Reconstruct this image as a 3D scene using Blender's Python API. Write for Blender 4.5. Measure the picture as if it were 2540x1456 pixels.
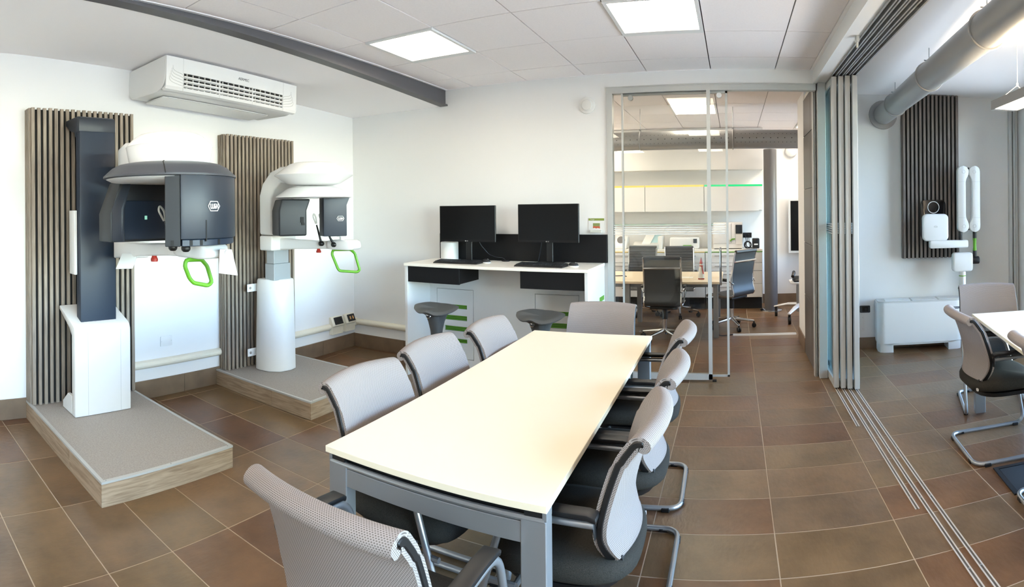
import bpy, bmesh, math, random
from math import sin, cos, pi, radians, hypot, atan2, sqrt
from mathutils import Vector, Matrix

for o in list(bpy.data.objects):
    bpy.data.objects.remove(o, do_unlink=True)
SC = bpy.context.scene
COL = SC.collection
random.seed(7)

# ------------------------------------------------------------------ camera, sky, exposure
FPX, HOR = 1372.0, 516.7                      # cylinder focal length and horizon row, for a 2540 x 1456 frame
YAW, PITCH, ROLL, EYE = (1819.4 - 1270) / 1372.0, 0.0011, 0.0098, 1.55
cd = bpy.data.cameras.new('camera')
cam = bpy.data.objects.new('camera', cd)
COL.objects.link(cam)
cd.type = 'PANO'
cd.panorama_type = 'CENTRAL_CYLINDRICAL'
cd.central_cylindrical_range_u_min = -1270 / FPX
cd.central_cylindrical_range_u_max = 1270 / FPX
cd.central_cylindrical_range_v_min = -(1456 - HOR) / FPX
cd.central_cylindrical_range_v_max = HOR / FPX
cd.central_cylindrical_radius = 1.0
cd.clip_start = 0.02
cam.matrix_world = Matrix.Translation((0, 0, EYE)) @ Matrix.Rotation(YAW, 4, 'Z') @ Matrix.Rotation(PITCH, 4, 'X') @ Matrix.Rotation(ROLL, 4, 'Y') @ Matrix.Rotation(pi / 2, 4, 'X')
SC.camera = cam

w = bpy.data.worlds.new('world')
SC.world = w
w.use_nodes = True
wn = w.node_tree
bg = wn.nodes['Background']
sky = wn.nodes.new('ShaderNodeTexSky')
sky.sky_type = 'NISHITA'
sky.sun_disc = False
sky.sun_elevation = radians(38)
sky.sun_rotation = radians(200)
sky.air_density = 1.0
sky.dust_density = 0.6
sky.ozone_density = 2.5
wn.links.new(sky.outputs[0], bg.inputs[0])
bg.inputs[1].default_value = 4.1

sl = bpy.data.lights.new('sun', 'SUN')          # added sun behind the building: ground outside bounces its light up to the ceilings
sl.energy = 30.0
sl.angle = radians(0.6)
sl.color = (1.0, 0.96, 0.9)
so_sun = bpy.data.objects.new('sun', sl)
COL.objects.link(so_sun)
so_sun.rotation_euler = (radians(-32), radians(-14), 0)

vs = SC.view_settings
vs.view_transform = 'Standard'
vs.look = 'None'
vs.gamma = 1.0
vs.use_curve_mapping = False
vs.exposure = 0.62
SC.cycles.use_denoising = True
SC.cycles.max_bounces = 10
SC.cycles.diffuse_bounces = 6
SC.cycles.glossy_bounces = 4
SC.cycles.transparent_max_bounces = 24
SC.cycles.sample_clamp_indirect = 8.0
SC.cycles.caustics_reflective = False
SC.cycles.caustics_refractive = False

PANEL_E = 12.0          # ceiling light panels
PANEL_COL = (1.0, 0.87, 0.69)
LAMP_E = 8.0            # pendant lamp in the right-hand room

# ------------------------------------------------------------------ materials
def lin(c):
    out = []
    for v in c[:3]:
        v = v / 255.0
        out.append(v / 12.92 if v <= 0.04045 else ((v + 0.055) / 1.055) ** 2.4)
    return (*out, 1.0)

MATS = {}

def M(name, col, rough=0.5, metal=0.0, spec=0.5, noise=0.0, nscale=40, bump=0.0, bscale=200, coat=0.0, stretch=None, alpha=None):
    """plain or faintly mottled surface"""
    if name in MATS:
        return MATS[name]
    m = bpy.data.materials.new(name)
    m.use_nodes = True
    nt = m.node_tree
    b = nt.nodes['Principled BSDF']
    b.inputs['Base Color'].default_value = lin(col)
    b.inputs['Roughness'].default_value = rough
    b.inputs['Metallic'].default_value = metal
    b.inputs['Specular IOR Level'].default_value = spec
    b.inputs['Coat Weight'].default_value = coat
    if noise or bump:
        g = nt.nodes.new('ShaderNodeNewGeometry')
        mp = nt.nodes.new('ShaderNodeMapping')
        if stretch:
            mp.inputs['Scale'].default_value = stretch
        nt.links.new(g.outputs['Position'], mp.inputs[0])
    if noise:
        t = nt.nodes.new('ShaderNodeTexNoise')
        t.inputs['Scale'].default_value = nscale
        t.inputs['Detail'].default_value = 6
        nt.links.new(mp.outputs[0], t.inputs['Vector'])
        r = nt.nodes.new('ShaderNodeMapRange')
        r.inputs['From Min'].default_value = 0.3
        r.inputs['From Max'].default_value = 0.7
        r.inputs['To Min'].default_value = 1 - noise
        r.inputs['To Max'].default_value = 1 + noise
        nt.links.new(t.outputs[0], r.inputs[0])
        mx = nt.nodes.new('ShaderNodeVectorMath')
        mx.operation = 'SCALE'
        mx.inputs[0].default_value = lin(col)[:3]
        nt.links.new(r.outputs[0], mx.inputs['Scale'])
        nt.links.new(mx.outputs[0], b.inputs['Base Color'])
    if bump:
        t2 = nt.nodes.new('ShaderNodeTexNoise')
        t2.inputs['Scale'].default_value = bscale
        t2.inputs['Detail'].default_value = 4
        nt.links.new(mp.outputs[0], t2.inputs['Vector'])
        bp = nt.nodes.new('ShaderNodeBump')
        bp.inputs['Strength'].default_value = bump
        bp.inputs['Distance'].default_value = 0.002
        nt.links.new(t2.outputs[0], bp.inputs['Height'])
        nt.links.new(bp.outputs[0], b.inputs['Normal'])
    MATS[name] = m
    return m

def E_(name, col, strength):
    m = bpy.data.materials.new(name)
    m.use_nodes = True
    nt = m.node_tree
    nt.nodes.clear()
    e = nt.nodes.new('ShaderNodeEmission')
    o = nt.nodes.new('ShaderNodeOutputMaterial')
    e.inputs[0].default_value = (*col[:3], 1)
    e.inputs[1].default_value = strength
    nt.links.new(e.outputs[0], o.inputs[0])
    MATS[name] = m
    return m

def glass(name, tint, refl=1.0):
    m = bpy.data.materials.new(name)
    m.use_nodes = True
    nt = m.node_tree
    nt.nodes.clear()
    o = nt.nodes.new('ShaderNodeOutputMaterial')
    mix = nt.nodes.new('ShaderNodeMixShader')
    tr = nt.nodes.new('ShaderNodeBsdfTransparent')
    gl = nt.nodes.new('ShaderNodeBsdfGlossy')
    fr = nt.nodes.new('ShaderNodeFresnel')
    fr.inputs['IOR'].default_value = 1.45
    mu = nt.nodes.new('ShaderNodeMath')
    mu.operation = 'MULTIPLY'
    mu.inputs[1].default_value = refl
    nt.links.new(fr.outputs[0], mu.inputs[0])
    tr.inputs[0].default_value = (*tint, 1)
    gl.inputs['Roughness'].default_value = 0.0
    nt.links.new(mu.outputs[0], mix.inputs[0])
    nt.links.new(tr.outputs[0], mix.inputs[1])
    nt.links.new(gl.outputs[0], mix.inputs[2])
    nt.links.new(mix.outputs[0], o.inputs[0])
    MATS[name] = m
    return m

def mixmat(name, col, fac, rough=0.6):
    """partly see-through film: frosted stripe, clear plastic"""
    m = bpy.data.materials.new(name)
    m.use_nodes = True
    nt = m.node_tree
    b = nt.nodes['Principled BSDF']
    b.inputs['Base Color'].default_value = lin(col)
    b.inputs['Roughness'].default_value = rough
    b.inputs['Alpha'].default_value = fac
    MATS[name] = m
    return m

def mesh_fabric():
    """open-weave seat back: pale threads with rows of small holes, laid out in the sheet's own UV metres"""
    m = bpy.data.materials.new('mesh_fabric')
    m.use_nodes = True
    nt = m.node_tree
    N = nt.nodes
    L = nt.links
    b = N['Principled BSDF']
    b.inputs['Base Color'].default_value = lin((172, 162, 158))
    b.inputs['Roughness'].default_value = 0.8
    b.inputs['Specular IOR Level'].default_value = 0.2
    uv = N.new('ShaderNodeUVMap')
    sp = N.new('ShaderNodeSeparateXYZ')
    L.new(uv.outputs[0], sp.inputs[0])
    def mth(op, a, bb=None):
        n = N.new('ShaderNodeMath')
        n.operation = op
        for i, v in enumerate((a, bb)):
            if v is None:
                continue
            if isinstance(v, (int, float)):
                n.inputs[i].default_value = v
            else:
                L.new(v, n.inputs[i])
        return n.outputs[0]
    row = mth('DIVIDE', sp.outputs[1], 0.0046)
    ri = mth('FLOOR', row)
    half = mth('MULTIPLY', mth('FLOORED_MODULO', ri, 2.0), 0.5)
    fu = mth('SUBTRACT', mth('FRACT', mth('ADD', mth('DIVIDE', sp.outputs[0], 0.0062), half)), 0.5)
    fv = mth('SUBTRACT', mth('FRACT', row), 0.5)
    d = mth('SQRT', mth('ADD', mth('MULTIPLY', fu, fu), mth('MULTIPLY', fv, fv)))
    r = N.new('ShaderNodeMapRange')
    r.inputs['From Min'].default_value = 0.35
    r.inputs['From Max'].default_value = 0.22
    L.new(d, r.inputs[0])
    bp = N.new('ShaderNodeBump')
    bp.inputs['Strength'].default_value = 0.5
    bp.inputs['Distance'].default_value = 0.001
    bp.invert = True
    L.new(r.outputs[0], bp.inputs['Height'])
    L.new(bp.outputs[0], b.inputs['Normal'])
    tl = N.new('ShaderNodeBsdfTranslucent')
    tl.inputs[0].default_value = lin((172, 162, 158))
    m1 = N.new('ShaderNodeMixShader')
    m1.inputs[0].default_value = 0.25
    L.new(b.outputs[0], m1.inputs[1])
    L.new(tl.outputs[0], m1.inputs[2])
    tr = N.new('ShaderNodeBsdfTransparent')
    m2 = N.new('ShaderNodeMixShader')
    dk = N.new('ShaderNodeBsdfDiffuse')
    dk.inputs[0].default_value = lin((112, 104, 99))
    m3 = N.new('ShaderNodeMixShader')
    L.new(r.outputs[0], m3.inputs[0])
    L.new(m1.outputs[0], m3.inputs[1])
    L.new(dk.outputs[0], m3.inputs[2])
    L.new(mth('MULTIPLY', r.outputs[0], 0.22), m2.inputs[0])
    L.new(m3.outputs[0], m2.inputs[1])
    L.new(tr.outputs[0], m2.inputs[2])
    L.new(m2.outputs[0], N['Material Output'].inputs[0])
    MATS['mesh_fabric'] = m
    return m

def tile_stone():
    """brown porcelain: each tile a shade of its own, cloudy, with a slate-like relief"""
    m = bpy.data.materials.new('tile_stone')
    m.use_nodes = True
    nt = m.node_tree
    N = nt.nodes
    L = nt.links
    b = N['Principled BSDF']
    oi = N.new('ShaderNodeObjectInfo')
    cr = N.new('ShaderNodeValToRGB')
    els = cr.color_ramp.elements
    els[0].color = lin((97, 68, 47)); els[0].position = 0
    els[1].color = lin((120, 94, 67)); els[1].position = 1
    for p, c in ((0.2, (110, 79, 53)), (0.4, (103, 77, 53)), (0.6, (114, 91, 62)), (0.8, (107, 85, 64))):
        e = els.new(p); e.color = lin(c)
    L.new(oi.outputs['Random'], cr.inputs[0])
    g = N.new('ShaderNodeNewGeometry')
    addv = N.new('ShaderNodeVectorMath'); addv.operation = 'ADD'
    L.new(g.outputs['Position'], addv.inputs[0])
    sc = N.new('ShaderNodeVectorMath'); sc.operation = 'SCALE'
    sc.inputs[0].default_value = (7.0, 13.0, 3.0)
    L.new(oi.outputs['Random'], sc.inputs['Scale'])
    L.new(sc.outputs[0], addv.inputs[1])
    t = N.new('ShaderNodeTexNoise'); t.inputs['Scale'].default_value = 4.5; t.inputs['Detail'].default_value = 8
    t.inputs['Roughness'].default_value = 0.62
    L.new(addv.outputs[0], t.inputs['Vector'])
    r = N.new('ShaderNodeMapRange'); r.inputs['From Min'].default_value = 0.3; r.inputs['From Max'].default_value = 0.7
    r.inputs['To Min'].default_value = 0.72; r.inputs['To Max'].default_value = 1.26
    L.new(t.outputs[0], r.inputs[0])
    mx = N.new('ShaderNodeVectorMath'); mx.operation = 'SCALE'
    L.new(cr.outputs[0], mx.inputs[0]); L.new(r.outputs[0], mx.inputs['Scale'])
    L.new(mx.outputs[0], b.inputs['Base Color'])
    t2 = N.new('ShaderNodeTexNoise'); t2.inputs['Scale'].default_value = 26; t2.inputs['Detail'].default_value = 5
    mp = N.new('ShaderNodeMapping'); mp.inputs['Scale'].default_value = (1.6, 0.7, 1)
    L.new(addv.outputs[0], mp.inputs[0]); L.new(mp.outputs[0], t2.inputs['Vector'])
    bp = N.new('ShaderNodeBump'); bp.inputs['Strength'].default_value = 0.42; bp.inputs['Distance'].default_value = 0.004
    L.new(t2.outputs[0], bp.inputs['Height']); L.new(bp.outputs[0], b.inputs['Normal'])
    rr = N.new('ShaderNodeMapRange'); rr.inputs['To Min'].default_value = 0.24; rr.inputs['To Max'].default_value = 0.42
    L.new(t.outputs[0], rr.inputs[0]); L.new(rr.outputs[0], b.inputs['Roughness'])
    b.inputs['Specular IOR Level'].default_value = 0.5
    MATS['tile_stone'] = m
    return m

def wood(name, c1, c2, scale, stretch, rough=0.55):
    m = bpy.data.materials.new(name)
    m.use_nodes = True
    nt = m.node_tree
    N = nt.nodes
    L = nt.links
    b = N['Principled BSDF']
    b.inputs['Roughness'].default_value = rough
    oi = N.new('ShaderNodeObjectInfo')
    g = N.new('ShaderNodeNewGeometry')
    mp = N.new('ShaderNodeMapping'); mp.inputs['Scale'].default_value = stretch
    sc = N.new('ShaderNodeVectorMath'); sc.operation = 'SCALE'; sc.inputs[0].default_value = (9, 5, 11)
    L.new(oi.outputs['Random'], sc.inputs['Scale'])
    L.new(sc.outputs[0], mp.inputs['Location'])
    L.new(g.outputs['Position'], mp.inputs[0])
    t = N.new('ShaderNodeTexNoise'); t.inputs['Scale'].default_value = scale; t.inputs['Detail'].default_value = 8
    t.inputs['Distortion'].default_value = 0.8
    L.new(mp.outputs[0], t.inputs['Vector'])
    cr = N.new('ShaderNodeValToRGB')
    cr.color_ramp.elements[0].color = lin(c1); cr.color_ramp.elements[0].position = 0.33
    cr.color_ramp.elements[1].color = lin(c2); cr.color_ramp.elements[1].position = 0.62
    L.new(t.outputs[0], cr.inputs[0])
    L.new(cr.outputs[0], b.inputs['Base Color'])
    MATS[name] = m
    return m

M('wall_paint', (230, 230, 230), 0.85, spec=0.2)
M('ceiling_paint', (245, 242, 242), 0.9, spec=0.1)
M('ceiling_board', (242, 236, 235), 0.9, spec=0.1, noise=0.02, nscale=90)
M('ceiling_grid', (84, 81, 79), 0.8)
M('white_gloss', (226, 226, 226), 0.25)
M('white_satin', (224, 224, 223), 0.42)
M('white_matt', (222, 222, 220), 0.6)
M('cream_laminate', (244, 240, 231), 0.32)
M('cream_table', (234, 224, 201), 0.4, spec=0.3)
M('off_white_trunk', (226, 220, 203), 0.5)
M('navy_paint', (30, 42, 59), 0.42, bump=0.05, bscale=900)
M('anthracite', (37, 44, 55), 0.42, bump=0.05, bscale=900)
M('anthracite_dark', (28, 31, 36), 0.5)
M('black_plastic', (15, 15, 17), 0.45)
M('black_matt', (11, 11, 12), 0.7)
M('black_glass', (9, 10, 12), 0.08)
M('black_laminate', (17, 17, 19), 0.5, spec=0.25)
M('screen_black', (10, 10, 12), 0.3, spec=0.25)
M('grey_plastic', (78, 80, 80), 0.5)
M('light_grey', (190, 190, 188), 0.5)
M('pale_shell', (214, 214, 212), 0.5)
M('aluminium', (168, 170, 172), 0.38, metal=0.75)
M('silver_paint', (134, 135, 137), 0.4, metal=0.35)
M('column_silver', (176, 183, 188), 0.38, metal=0.3)
M('frame_grey', (186, 187, 185), 0.42, metal=0.2)
M('rail_grey', (150, 152, 154), 0.45, metal=0.3)
M('chrome', (215, 217, 220), 0.12, metal=1.0)
M('steel_tube', (168, 171, 175), 0.32, metal=0.75)
M('duct_grey', (152, 152, 152), 0.36, metal=0.3)
M('ring_grey', (62, 64, 71), 0.4)
M('column_grey', (92, 90, 90), 0.45)
M('beam_grey', (84, 83, 87), 0.5)
M('track_dark', (72, 72, 75), 0.55)
M('panel_grey', (88, 84, 82), 0.4)
M('grout', (178, 160, 138), 0.9)
M('baseboard_stone', (116, 96, 77), 0.5, noise=0.16, nscale=7, bump=0.15, bscale=40)
M('vinyl_floor', (158, 152, 146), 0.7, noise=0.16, nscale=120, bump=0.1, bscale=150)
M('seat_fabric', (52, 50, 46), 0.95, spec=0.15, noise=0.45, nscale=520)
M('green_paint', (92, 158, 30), 0.4)
M('green_dark', (62, 104, 24), 0.5)
M('red_plastic', (172, 44, 32), 0.4)
M('slate_leather', (48, 50, 52), 0.5)
M('slate_mesh', (60, 62, 64), 0.6)
M('maple', (224, 206, 178), 0.35)
M('slat_backing', (16, 16, 17), 0.9)
M('glow_paper', (232, 238, 228), 0.5)
M('orange_contact', (214, 160, 100), 0.5)
wood('slat_wood', (120, 108, 96), (156, 143, 129), 9, (14, 14, 0.55))
wood('slat_wood_grey', (92, 84, 80), (124, 114, 108), 9, (14, 14, 0.55))
wood('oak_plank', (138, 116, 94), (174, 151, 127), 5, (1.0, 1.0, 14))
E_('panel_light', PANEL_COL, PANEL_E)
E_('lamp_light', (1.0, 0.80, 0.54), LAMP_E)
E_('lamp_uplight', (1.0, 0.78, 0.50), LAMP_E * 3.2)
E_('strip_yellow', (1.0, 0.66, 0.14), 0.9)
E_('strip_green', (0.04, 0.72, 0.24), 0.8)
E_('tag_emission', (0.35, 0.8, 0.6), 0.6)
glass('glass_clear', (0.975, 0.985, 0.98), 0.8)
glass('glass_aqua', (0.94, 0.985, 0.985))
glass('glass_window', (0.95, 0.98, 0.98))
mixmat('frost_film', (240, 242, 242), 0.45)
mixmat('clear_plastic', (235, 235, 225), 0.45, 0.2)
mesh_fabric()
tile_stone()

# ------------------------------------------------------------------ mesh builder
def link(o):
    COL.objects.link(o)
    return o

def tag(o, label=None, cat=None, group=None, kind=None):
    if label: o['label'] = label
    if cat: o['category'] = cat
    if group: o['group'] = group
    if kind: o['kind'] = kind
    return o

def thing(name, label, cat, loc=(0, 0, 0), rotz=0.0, group=None):
    o = link(bpy.data.objects.new(name, None))
    o.empty_display_size = 0.1
    o.location = loc
    o.rotation_euler = (0, 0, rotz)
    return tag(o, label, cat, group)

def base_of(o):
    while o is not None and o.parent is not None:
        o = o.parent
    return Vector(o.location) if o is not None else Vector((0, 0, 0))

class MB:
    def __init__(s):
        s.v, s.f, s.uv = [], [], None

    def add(s, vs_, fs):
        k = len(s.v)
        s.v += [tuple(p) for p in vs_]
        s.f += [tuple(i + k for i in f) for f in fs]
        return s

    def box(s, x0, x1, y0, y1, z0, z1):
        x0, x1 = min(x0, x1), max(x0, x1); y0, y1 = min(y0, y1), max(y0, y1); z0, z1 = min(z0, z1), max(z0, z1)
        return s.add([(x0, y0, z0), (x1, y0, z0), (x1, y1, z0), (x0, y1, z0), (x0, y0, z1), (x1, y0, z1), (x1, y1, z1), (x0, y1, z1)],
                     [(0, 3, 2, 1), (4, 5, 6, 7), (0, 1, 5, 4), (1, 2, 6, 5), (2, 3, 7, 6), (3, 0, 4, 7)])

    def loft(s, rings, cap=True, close=True, loop=False):
        n = len(rings[0])
        k = len(s.v)
        for r in rings:
            s.v += [tuple(p) for p in r]
        m = len(rings)
        for i in range(m if loop else m - 1):
            a, b = k + i * n, k + ((i + 1) % m) * n
            for j in range(n if close else n - 1):
                j2 = (j + 1) % n
                s.f.append((a + j, a + j2, b + j2, b + j))
        if cap and not loop:
            s.f.append(tuple(k + j for j in range(n))[::-1])
            s.f.append(tuple(k + (m - 1) * n + j for j in range(n)))
        return s

    def prism(s, poly, axis, a, b):
        def at(p, t):
            return {'x': (t, p[0], p[1]), 'y': (p[0], t, p[1]), 'z': (p[0], p[1], t)}[axis]
        return s.loft([[at(p, a) for p in poly], [at(p, b) for p in poly]])

    def tube(s, pts, r, n=8, closed=False, cap=True, squash=None):
        P = [Vector(p) for p in pts]
        m = len(P)
        R = r if isinstance(r, (list, tuple)) else [r] * m
        rings = []
        up = None
        for i in range(m):
            if closed:
                t = (P[(i + 1) % m] - P[i - 1]).normalized()
            elif i == 0:
                t = (P[1] - P[0]).normalized()
            elif i == m - 1:
                t = (P[-1] - P[-2]).normalized()
            else:
                t = ((P[i] - P[i - 1]).normalized() + (P[i + 1] - P[i]).normalized()).normalized()
            if up is None:
                ref = Vector((0, 0, 1)) if abs(t.z) < 0.9 else Vector((1, 0, 0))
                up = (ref - t * ref.dot(t)).normalized()
            else:
                up = (up - t * up.dot(t)).normalized()
            sd = t.cross(up)
            k = 1.0
            if 0 < i < m - 1 or closed:
                d1 = (P[i] - P[i - 1]).normalized()
                c = max(0.5, t.dot(d1)); k = 1 / c
            sq = squash or 1.0
            rings.append([P[i] + (up * cos(2 * pi * j / n) * sq + sd * sin(2 * pi * j / n)) * R[i] * (k if k < 1.25 else 1.25) for j in range(n)])
        return s.loft(rings, cap=cap and not closed, loop=closed)

    def cyl(s, p0, p1, r0, r1=None, n=16):
        return s.tube([p0, p1], [r0, r0 if r1 is None else r1], n)

    def lathe(s, prof, c=(0, 0, 0), n=32, p=2.0, sx=1.0, sy=1.0, a0=0.0):
        rings = []
        for r, z in prof:
            ring = []
            for j in range(n):
                t = 2 * pi * j / n
                q = (abs(cos(t)) ** p + abs(sin(t)) ** p) ** (-1 / p)
                x, y = r * q * cos(t) * sx, r * q * sin(t) * sy
                ring.append((c[0] + x * cos(a0) - y * sin(a0), c[1] + x * sin(a0) + y * cos(a0), c[2] + z))
            rings.append(ring)
        return s.loft(rings)

    def xf(s, mat):
        s.v = [tuple(mat @ Vector(p)) for p in s.v]
        return s

    def build(s, name, mat, parent=None, smooth=None, bevel=0.0, seg=2, world=True, kind=None, angle=35):
        me = bpy.data.meshes.new(name)
        off = base_of(parent) if (world and parent is not None) else Vector((0, 0, 0))
        me.from_pydata([(p[0] - off.x, p[1] - off.y, p[2] - off.z) for p in s.v], [], s.f)
        bm = bmesh.new(); bm.from_mesh(me)
        bmesh.ops.recalc_face_normals(bm, faces=bm.faces)
        if s.uv:
            lay = bm.loops.layers.uv.new('UVMap')
            bm.verts.ensure_lookup_table()
            for f in bm.faces:
                for l in f.loops:
                    l[lay].uv = s.uv[l.vert.index]
        if bevel:
            es = [e for e in bm.edges if len(e.link_faces) == 2 and e.calc_face_angle(0) > radians(40)]
            bmesh.ops.bevel(bm, geom=es, offset=bevel, segments=seg, affect='EDGES', profile=0.5, clamp_overlap=True)
        bm.to_mesh(me); bm.free()
        me.materials.append(MATS[mat] if isinstance(mat, str) else mat)
        if smooth or (smooth is None and (bevel or len(s.f) > 40 or angle != 35)):
            me.shade_smooth()
            me.set_sharp_from_angle(angle=radians(angle))
        o = link(bpy.data.objects.new(name, me))
        if parent is not None:
            o.parent = parent
        if kind: o['kind'] = kind
        return o

def B(*a):
    return MB().box(*a)

def struct(name, mb, mat, parent=None, **k):
    o = mb.build(name, mat, parent, **k)
    if parent is None: o['kind'] = 'structure'
    return o

def share(src, name, parent, loc=(0, 0, 0), rot=(0, 0, 0), scale=None):
    o = link(bpy.data.objects.new(name, src.data))
    o.parent = parent; o.location = loc; o.rotation_euler = rot
    if scale: o.scale = scale
    return o

def copy_tree(o, parent=None):
    c = o.copy(); COL.objects.link(c)
    if parent is not None: c.parent = parent
    for ch in list(o.children):
        copy_tree(ch, c)
    return c

def arc(cx, cy, r, a0, a1, n):
    return [(cx + r * cos(a0 + (a1 - a0) * i / n), cy + r * sin(a0 + (a1 - a0) * i / n)) for i in range(n + 1)]

def fillet(pts, r, n=5, closed=False):
    """round the corners of a 3-D polyline"""
    P = [Vector(p) for p in pts]
    m = len(P); out = []
    for i in range(m):
        if not closed and i in (0, m - 1):
            out.append(P[i]); continue
        a, b, c = P[i - 1], P[i], P[(i + 1) % m]
        d1, d2 = a - b, c - b
        k = min(r, d1.length * 0.48, d2.length * 0.48)
        p, q = b + d1.normalized() * k, b + d2.normalized() * k
        for j in range(n + 1):
            t = j / n
            out.append(p * (1 - t) ** 2 + b * 2 * t * (1 - t) + q * t * t)
    return out

def text(name, body, size, mat, parent, loc, rot, extrude=0.0006, align='CENTER'):
    cu = bpy.data.curves.new(name, 'FONT')
    cu.body = body; cu.size = size; cu.extrude = extrude
    cu.align_x = align; cu.align_y = 'CENTER'
    cu.materials.append(MATS[mat])
    tmp = link(bpy.data.objects.new(name, cu))
    me = bpy.data.meshes.new_from_object(tmp.evaluated_get(bpy.context.evaluated_depsgraph_get()))
    bpy.data.objects.remove(tmp)
    o = link(bpy.data.objects.new(name, me))
    o.parent = parent
    o.location = Vector(loc) - base_of(parent); o.rotation_euler = rot
    return o

# ------------------------------------------------------------------ room shell
XL, XP, YB, YF, XE, YFAR = -4.03, 0.74, 4.91, -2.4, 3.15, 8.85
ZC = 2.77
def zpl(y):                                   # sloping plaster ceiling over the machines
    return 2.756 if y < 1.1 else 2.756 - (y - 1.1) * 0.0385

# floor: grout bed with one object per tile (58.5 x 32 cm grid)
floor = struct('floor', B(XL - .3, XE + .2, YF - .2, YFAR + .2, -.12, -.0014), 'grout')
TX, TY, X0, Y0, G = 0.585, 0.32, 0.18, 2.61, 0.0022
tile0 = None
cells = []
for i in range(-9, 7):
    for j in range(-17, 22):
        xa, ya = X0 + i * TX, Y0 + j * TY
        xb, yb = min(xa + TX, XE), min(ya + TY, YFAR)
        xa, ya = max(xa, XL), max(ya, YF)
        if xb - xa < .03 or yb - ya < .03:
            continue
        cx, cy = (xa + xb) / 2, (ya + yb) / 2
        d = hypot(cx, cy)
        az = atan2(cx, cy)
        seen = -1.42 < az < 0.62 and d > 0.5
        full = abs(xb - xa - TX) < .001 and abs(yb - ya - TY) < .001
        cells.append((not seen, d, xa, xb, ya, yb, full))
cells.sort()
rest = MB()
tile_me = None
nt_ = 0
for hid, d, xa, xb, ya, yb, full in cells:
    if hid or nt_ >= 298:
        rest.box(xa + G, xb - G, ya + G, yb - G, -.006, 0)
        continue
    nt_ += 1
    if full and tile_me is not None:
        t = link(bpy.data.objects.new('tile', tile_me)); t.parent = floor
    else:
        mb = MB()
        hx, hy, e = (xb - xa) / 2 - G, (yb - ya) / 2 - G, .0012
        mb.loft([[(-hx, -hy, -.006), (hx, -hy, -.006), (hx, hy, -.006), (-hx, hy, -.006)],
                 [(-hx, -hy, -e), (hx, -hy, -e), (hx, hy, -e), (-hx, hy, -e)],
                 [(-hx + e, -hy + e, 0), (hx - e, -hy + e, 0), (hx - e, hy - e, 0), (-hx + e, hy - e, 0)]])
        t = mb.build('tile', 'tile_stone', floor, world=False, smooth=False)
        if full: tile_me = t.data
    t.location = ((xa + xb) / 2, (ya + yb) / 2, random.uniform(-.0006, .0004))
rest.build('floor_tiles_beyond', 'tile_stone', floor, smooth=False, kind='stuff')

# walls
struct('wall_left', B(XL - .15, XL, YF - .15, YB + .12, 0, 2.95), 'wall_paint')
struct('wall_back', B(XL, -1.135, YB, YB + .12, 0, 2.95), 'wall_paint')
struct('trim_1', B(-1.135, XP + .005, YB - .005, YB + .12, 2.645, 2.95), 'wall_paint')        # lintel over the glazing
RA = radians(8.5)
def rw(s, off, z):                                # point on the right-hand room's far wall: s along it, off towards the room
    return (1.35 + s * cos(RA) - off * sin(RA), 5.85 - s * sin(RA) - off * cos(RA), z)
wm = MB().loft([[rw(-.45, 0, z), rw(1.95, 0, z), rw(1.95, -.12, z), rw(-.45, -.12, z)] for z in (0, 2.95)])
struct('wall_right', wm, 'wall_paint')

def wall_with_openings(name, axis, pos, thick, a0, a1, ztop, holes):
    """wall along one axis, with rectangular openings (a, b, z0, z1)"""
    mb = MB()
    def bx(a, b, z0, z1):
        if b - a < .001 or z1 - z0 < .001: return
        if axis == 'x': mb.box(a, b, pos, pos + thick, z0, z1)
        else: mb.box(pos, pos + thick, a, b, z0, z1)
    cur = a0
    for (a, b, z0, z1) in sorted(holes):
        bx(cur, a, 0, ztop); bx(a, b, 0, z0); bx(a, b, z1, ztop)
        cur = b
    bx(cur, a1, 0, ztop)
    return struct(name, mb, 'wall_paint')

HF = []
wall_with_openings('wall_front', 'x', YF - .15, .15, XL, XE, 2.95, HF)
HE = [(-1.9, 1.4, .25, 2.6), (1.7, 5.28, .12, 2.6)]
wall_with_openings('wall_east', 'y', XE, .15, YF - .15, 5.66, 2.95, HE)
n = 0
for axis, holes in (('x', HF), ('y', HE)):
    for (a, b, z0, z1) in holes:
        n += 1
        fr = MB()
        def bx(a_, b_, z0_, z1_, m=fr, d0=.03, d1=.11):
            if axis == 'x': m.box(a_, b_, YF - .15 + d0, YF - .15 + d1, z0_, z1_)
            else: m.box(XE + d0 - .04, XE + d1 - .04, a_, b_, z0_, z1_)
        k = .055
        bx(a, b, z0, z0 + k); bx(a, b, z1 - k, z1); bx(a, a + k, z0 + k, z1 - k); bx(b - k, b, z0 + k, z1 - k)
        mid = (a + b) / 2
        bx(mid - .04, mid + .04, z0 + k, z1 - k)
        wo = struct('window_%d' % n, fr, 'frame_grey')
        for (p, q) in ((a + k, mid - .04), (mid + .04, b - k)):
            pm = MB(); bx(p, q, z0 + k, z1 - k, pm, .066, .074)
            pm.build('pane', 'glass_window', wo)
        ld = bpy.data.lights.new('daylight_portal', 'AREA')
        ld.shape = 'RECTANGLE'; ld.size = b - a; ld.size_y = z1 - z0
        ld.cycles.is_portal = True
        lo = link(bpy.data.objects.new('daylight_portal', ld))
        if axis == 'x':
            lo.location = (mid, YF - .16, (z0 + z1) / 2); lo.rotation_euler = (radians(90), 0, 0)
        else:
            lo.location = (XE + .16, mid, (z0 + z1) / 2); lo.rotation_euler = (0, radians(90), 0)
struct('ground', B(-14, 16, -16, 16, -.6, -.5), M('unseen_outside', (176, 172, 164), 0.9))  # unseen slab, put in to bounce daylight up into the rooms
struct('sun_leak_cover', B(XL - .25, XE + .25, YF - .25, YFAR + .25, 2.975, 3.06), 'unseen_outside')  # unseen slab added to stop sunlight leaking in past the ceilings

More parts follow.
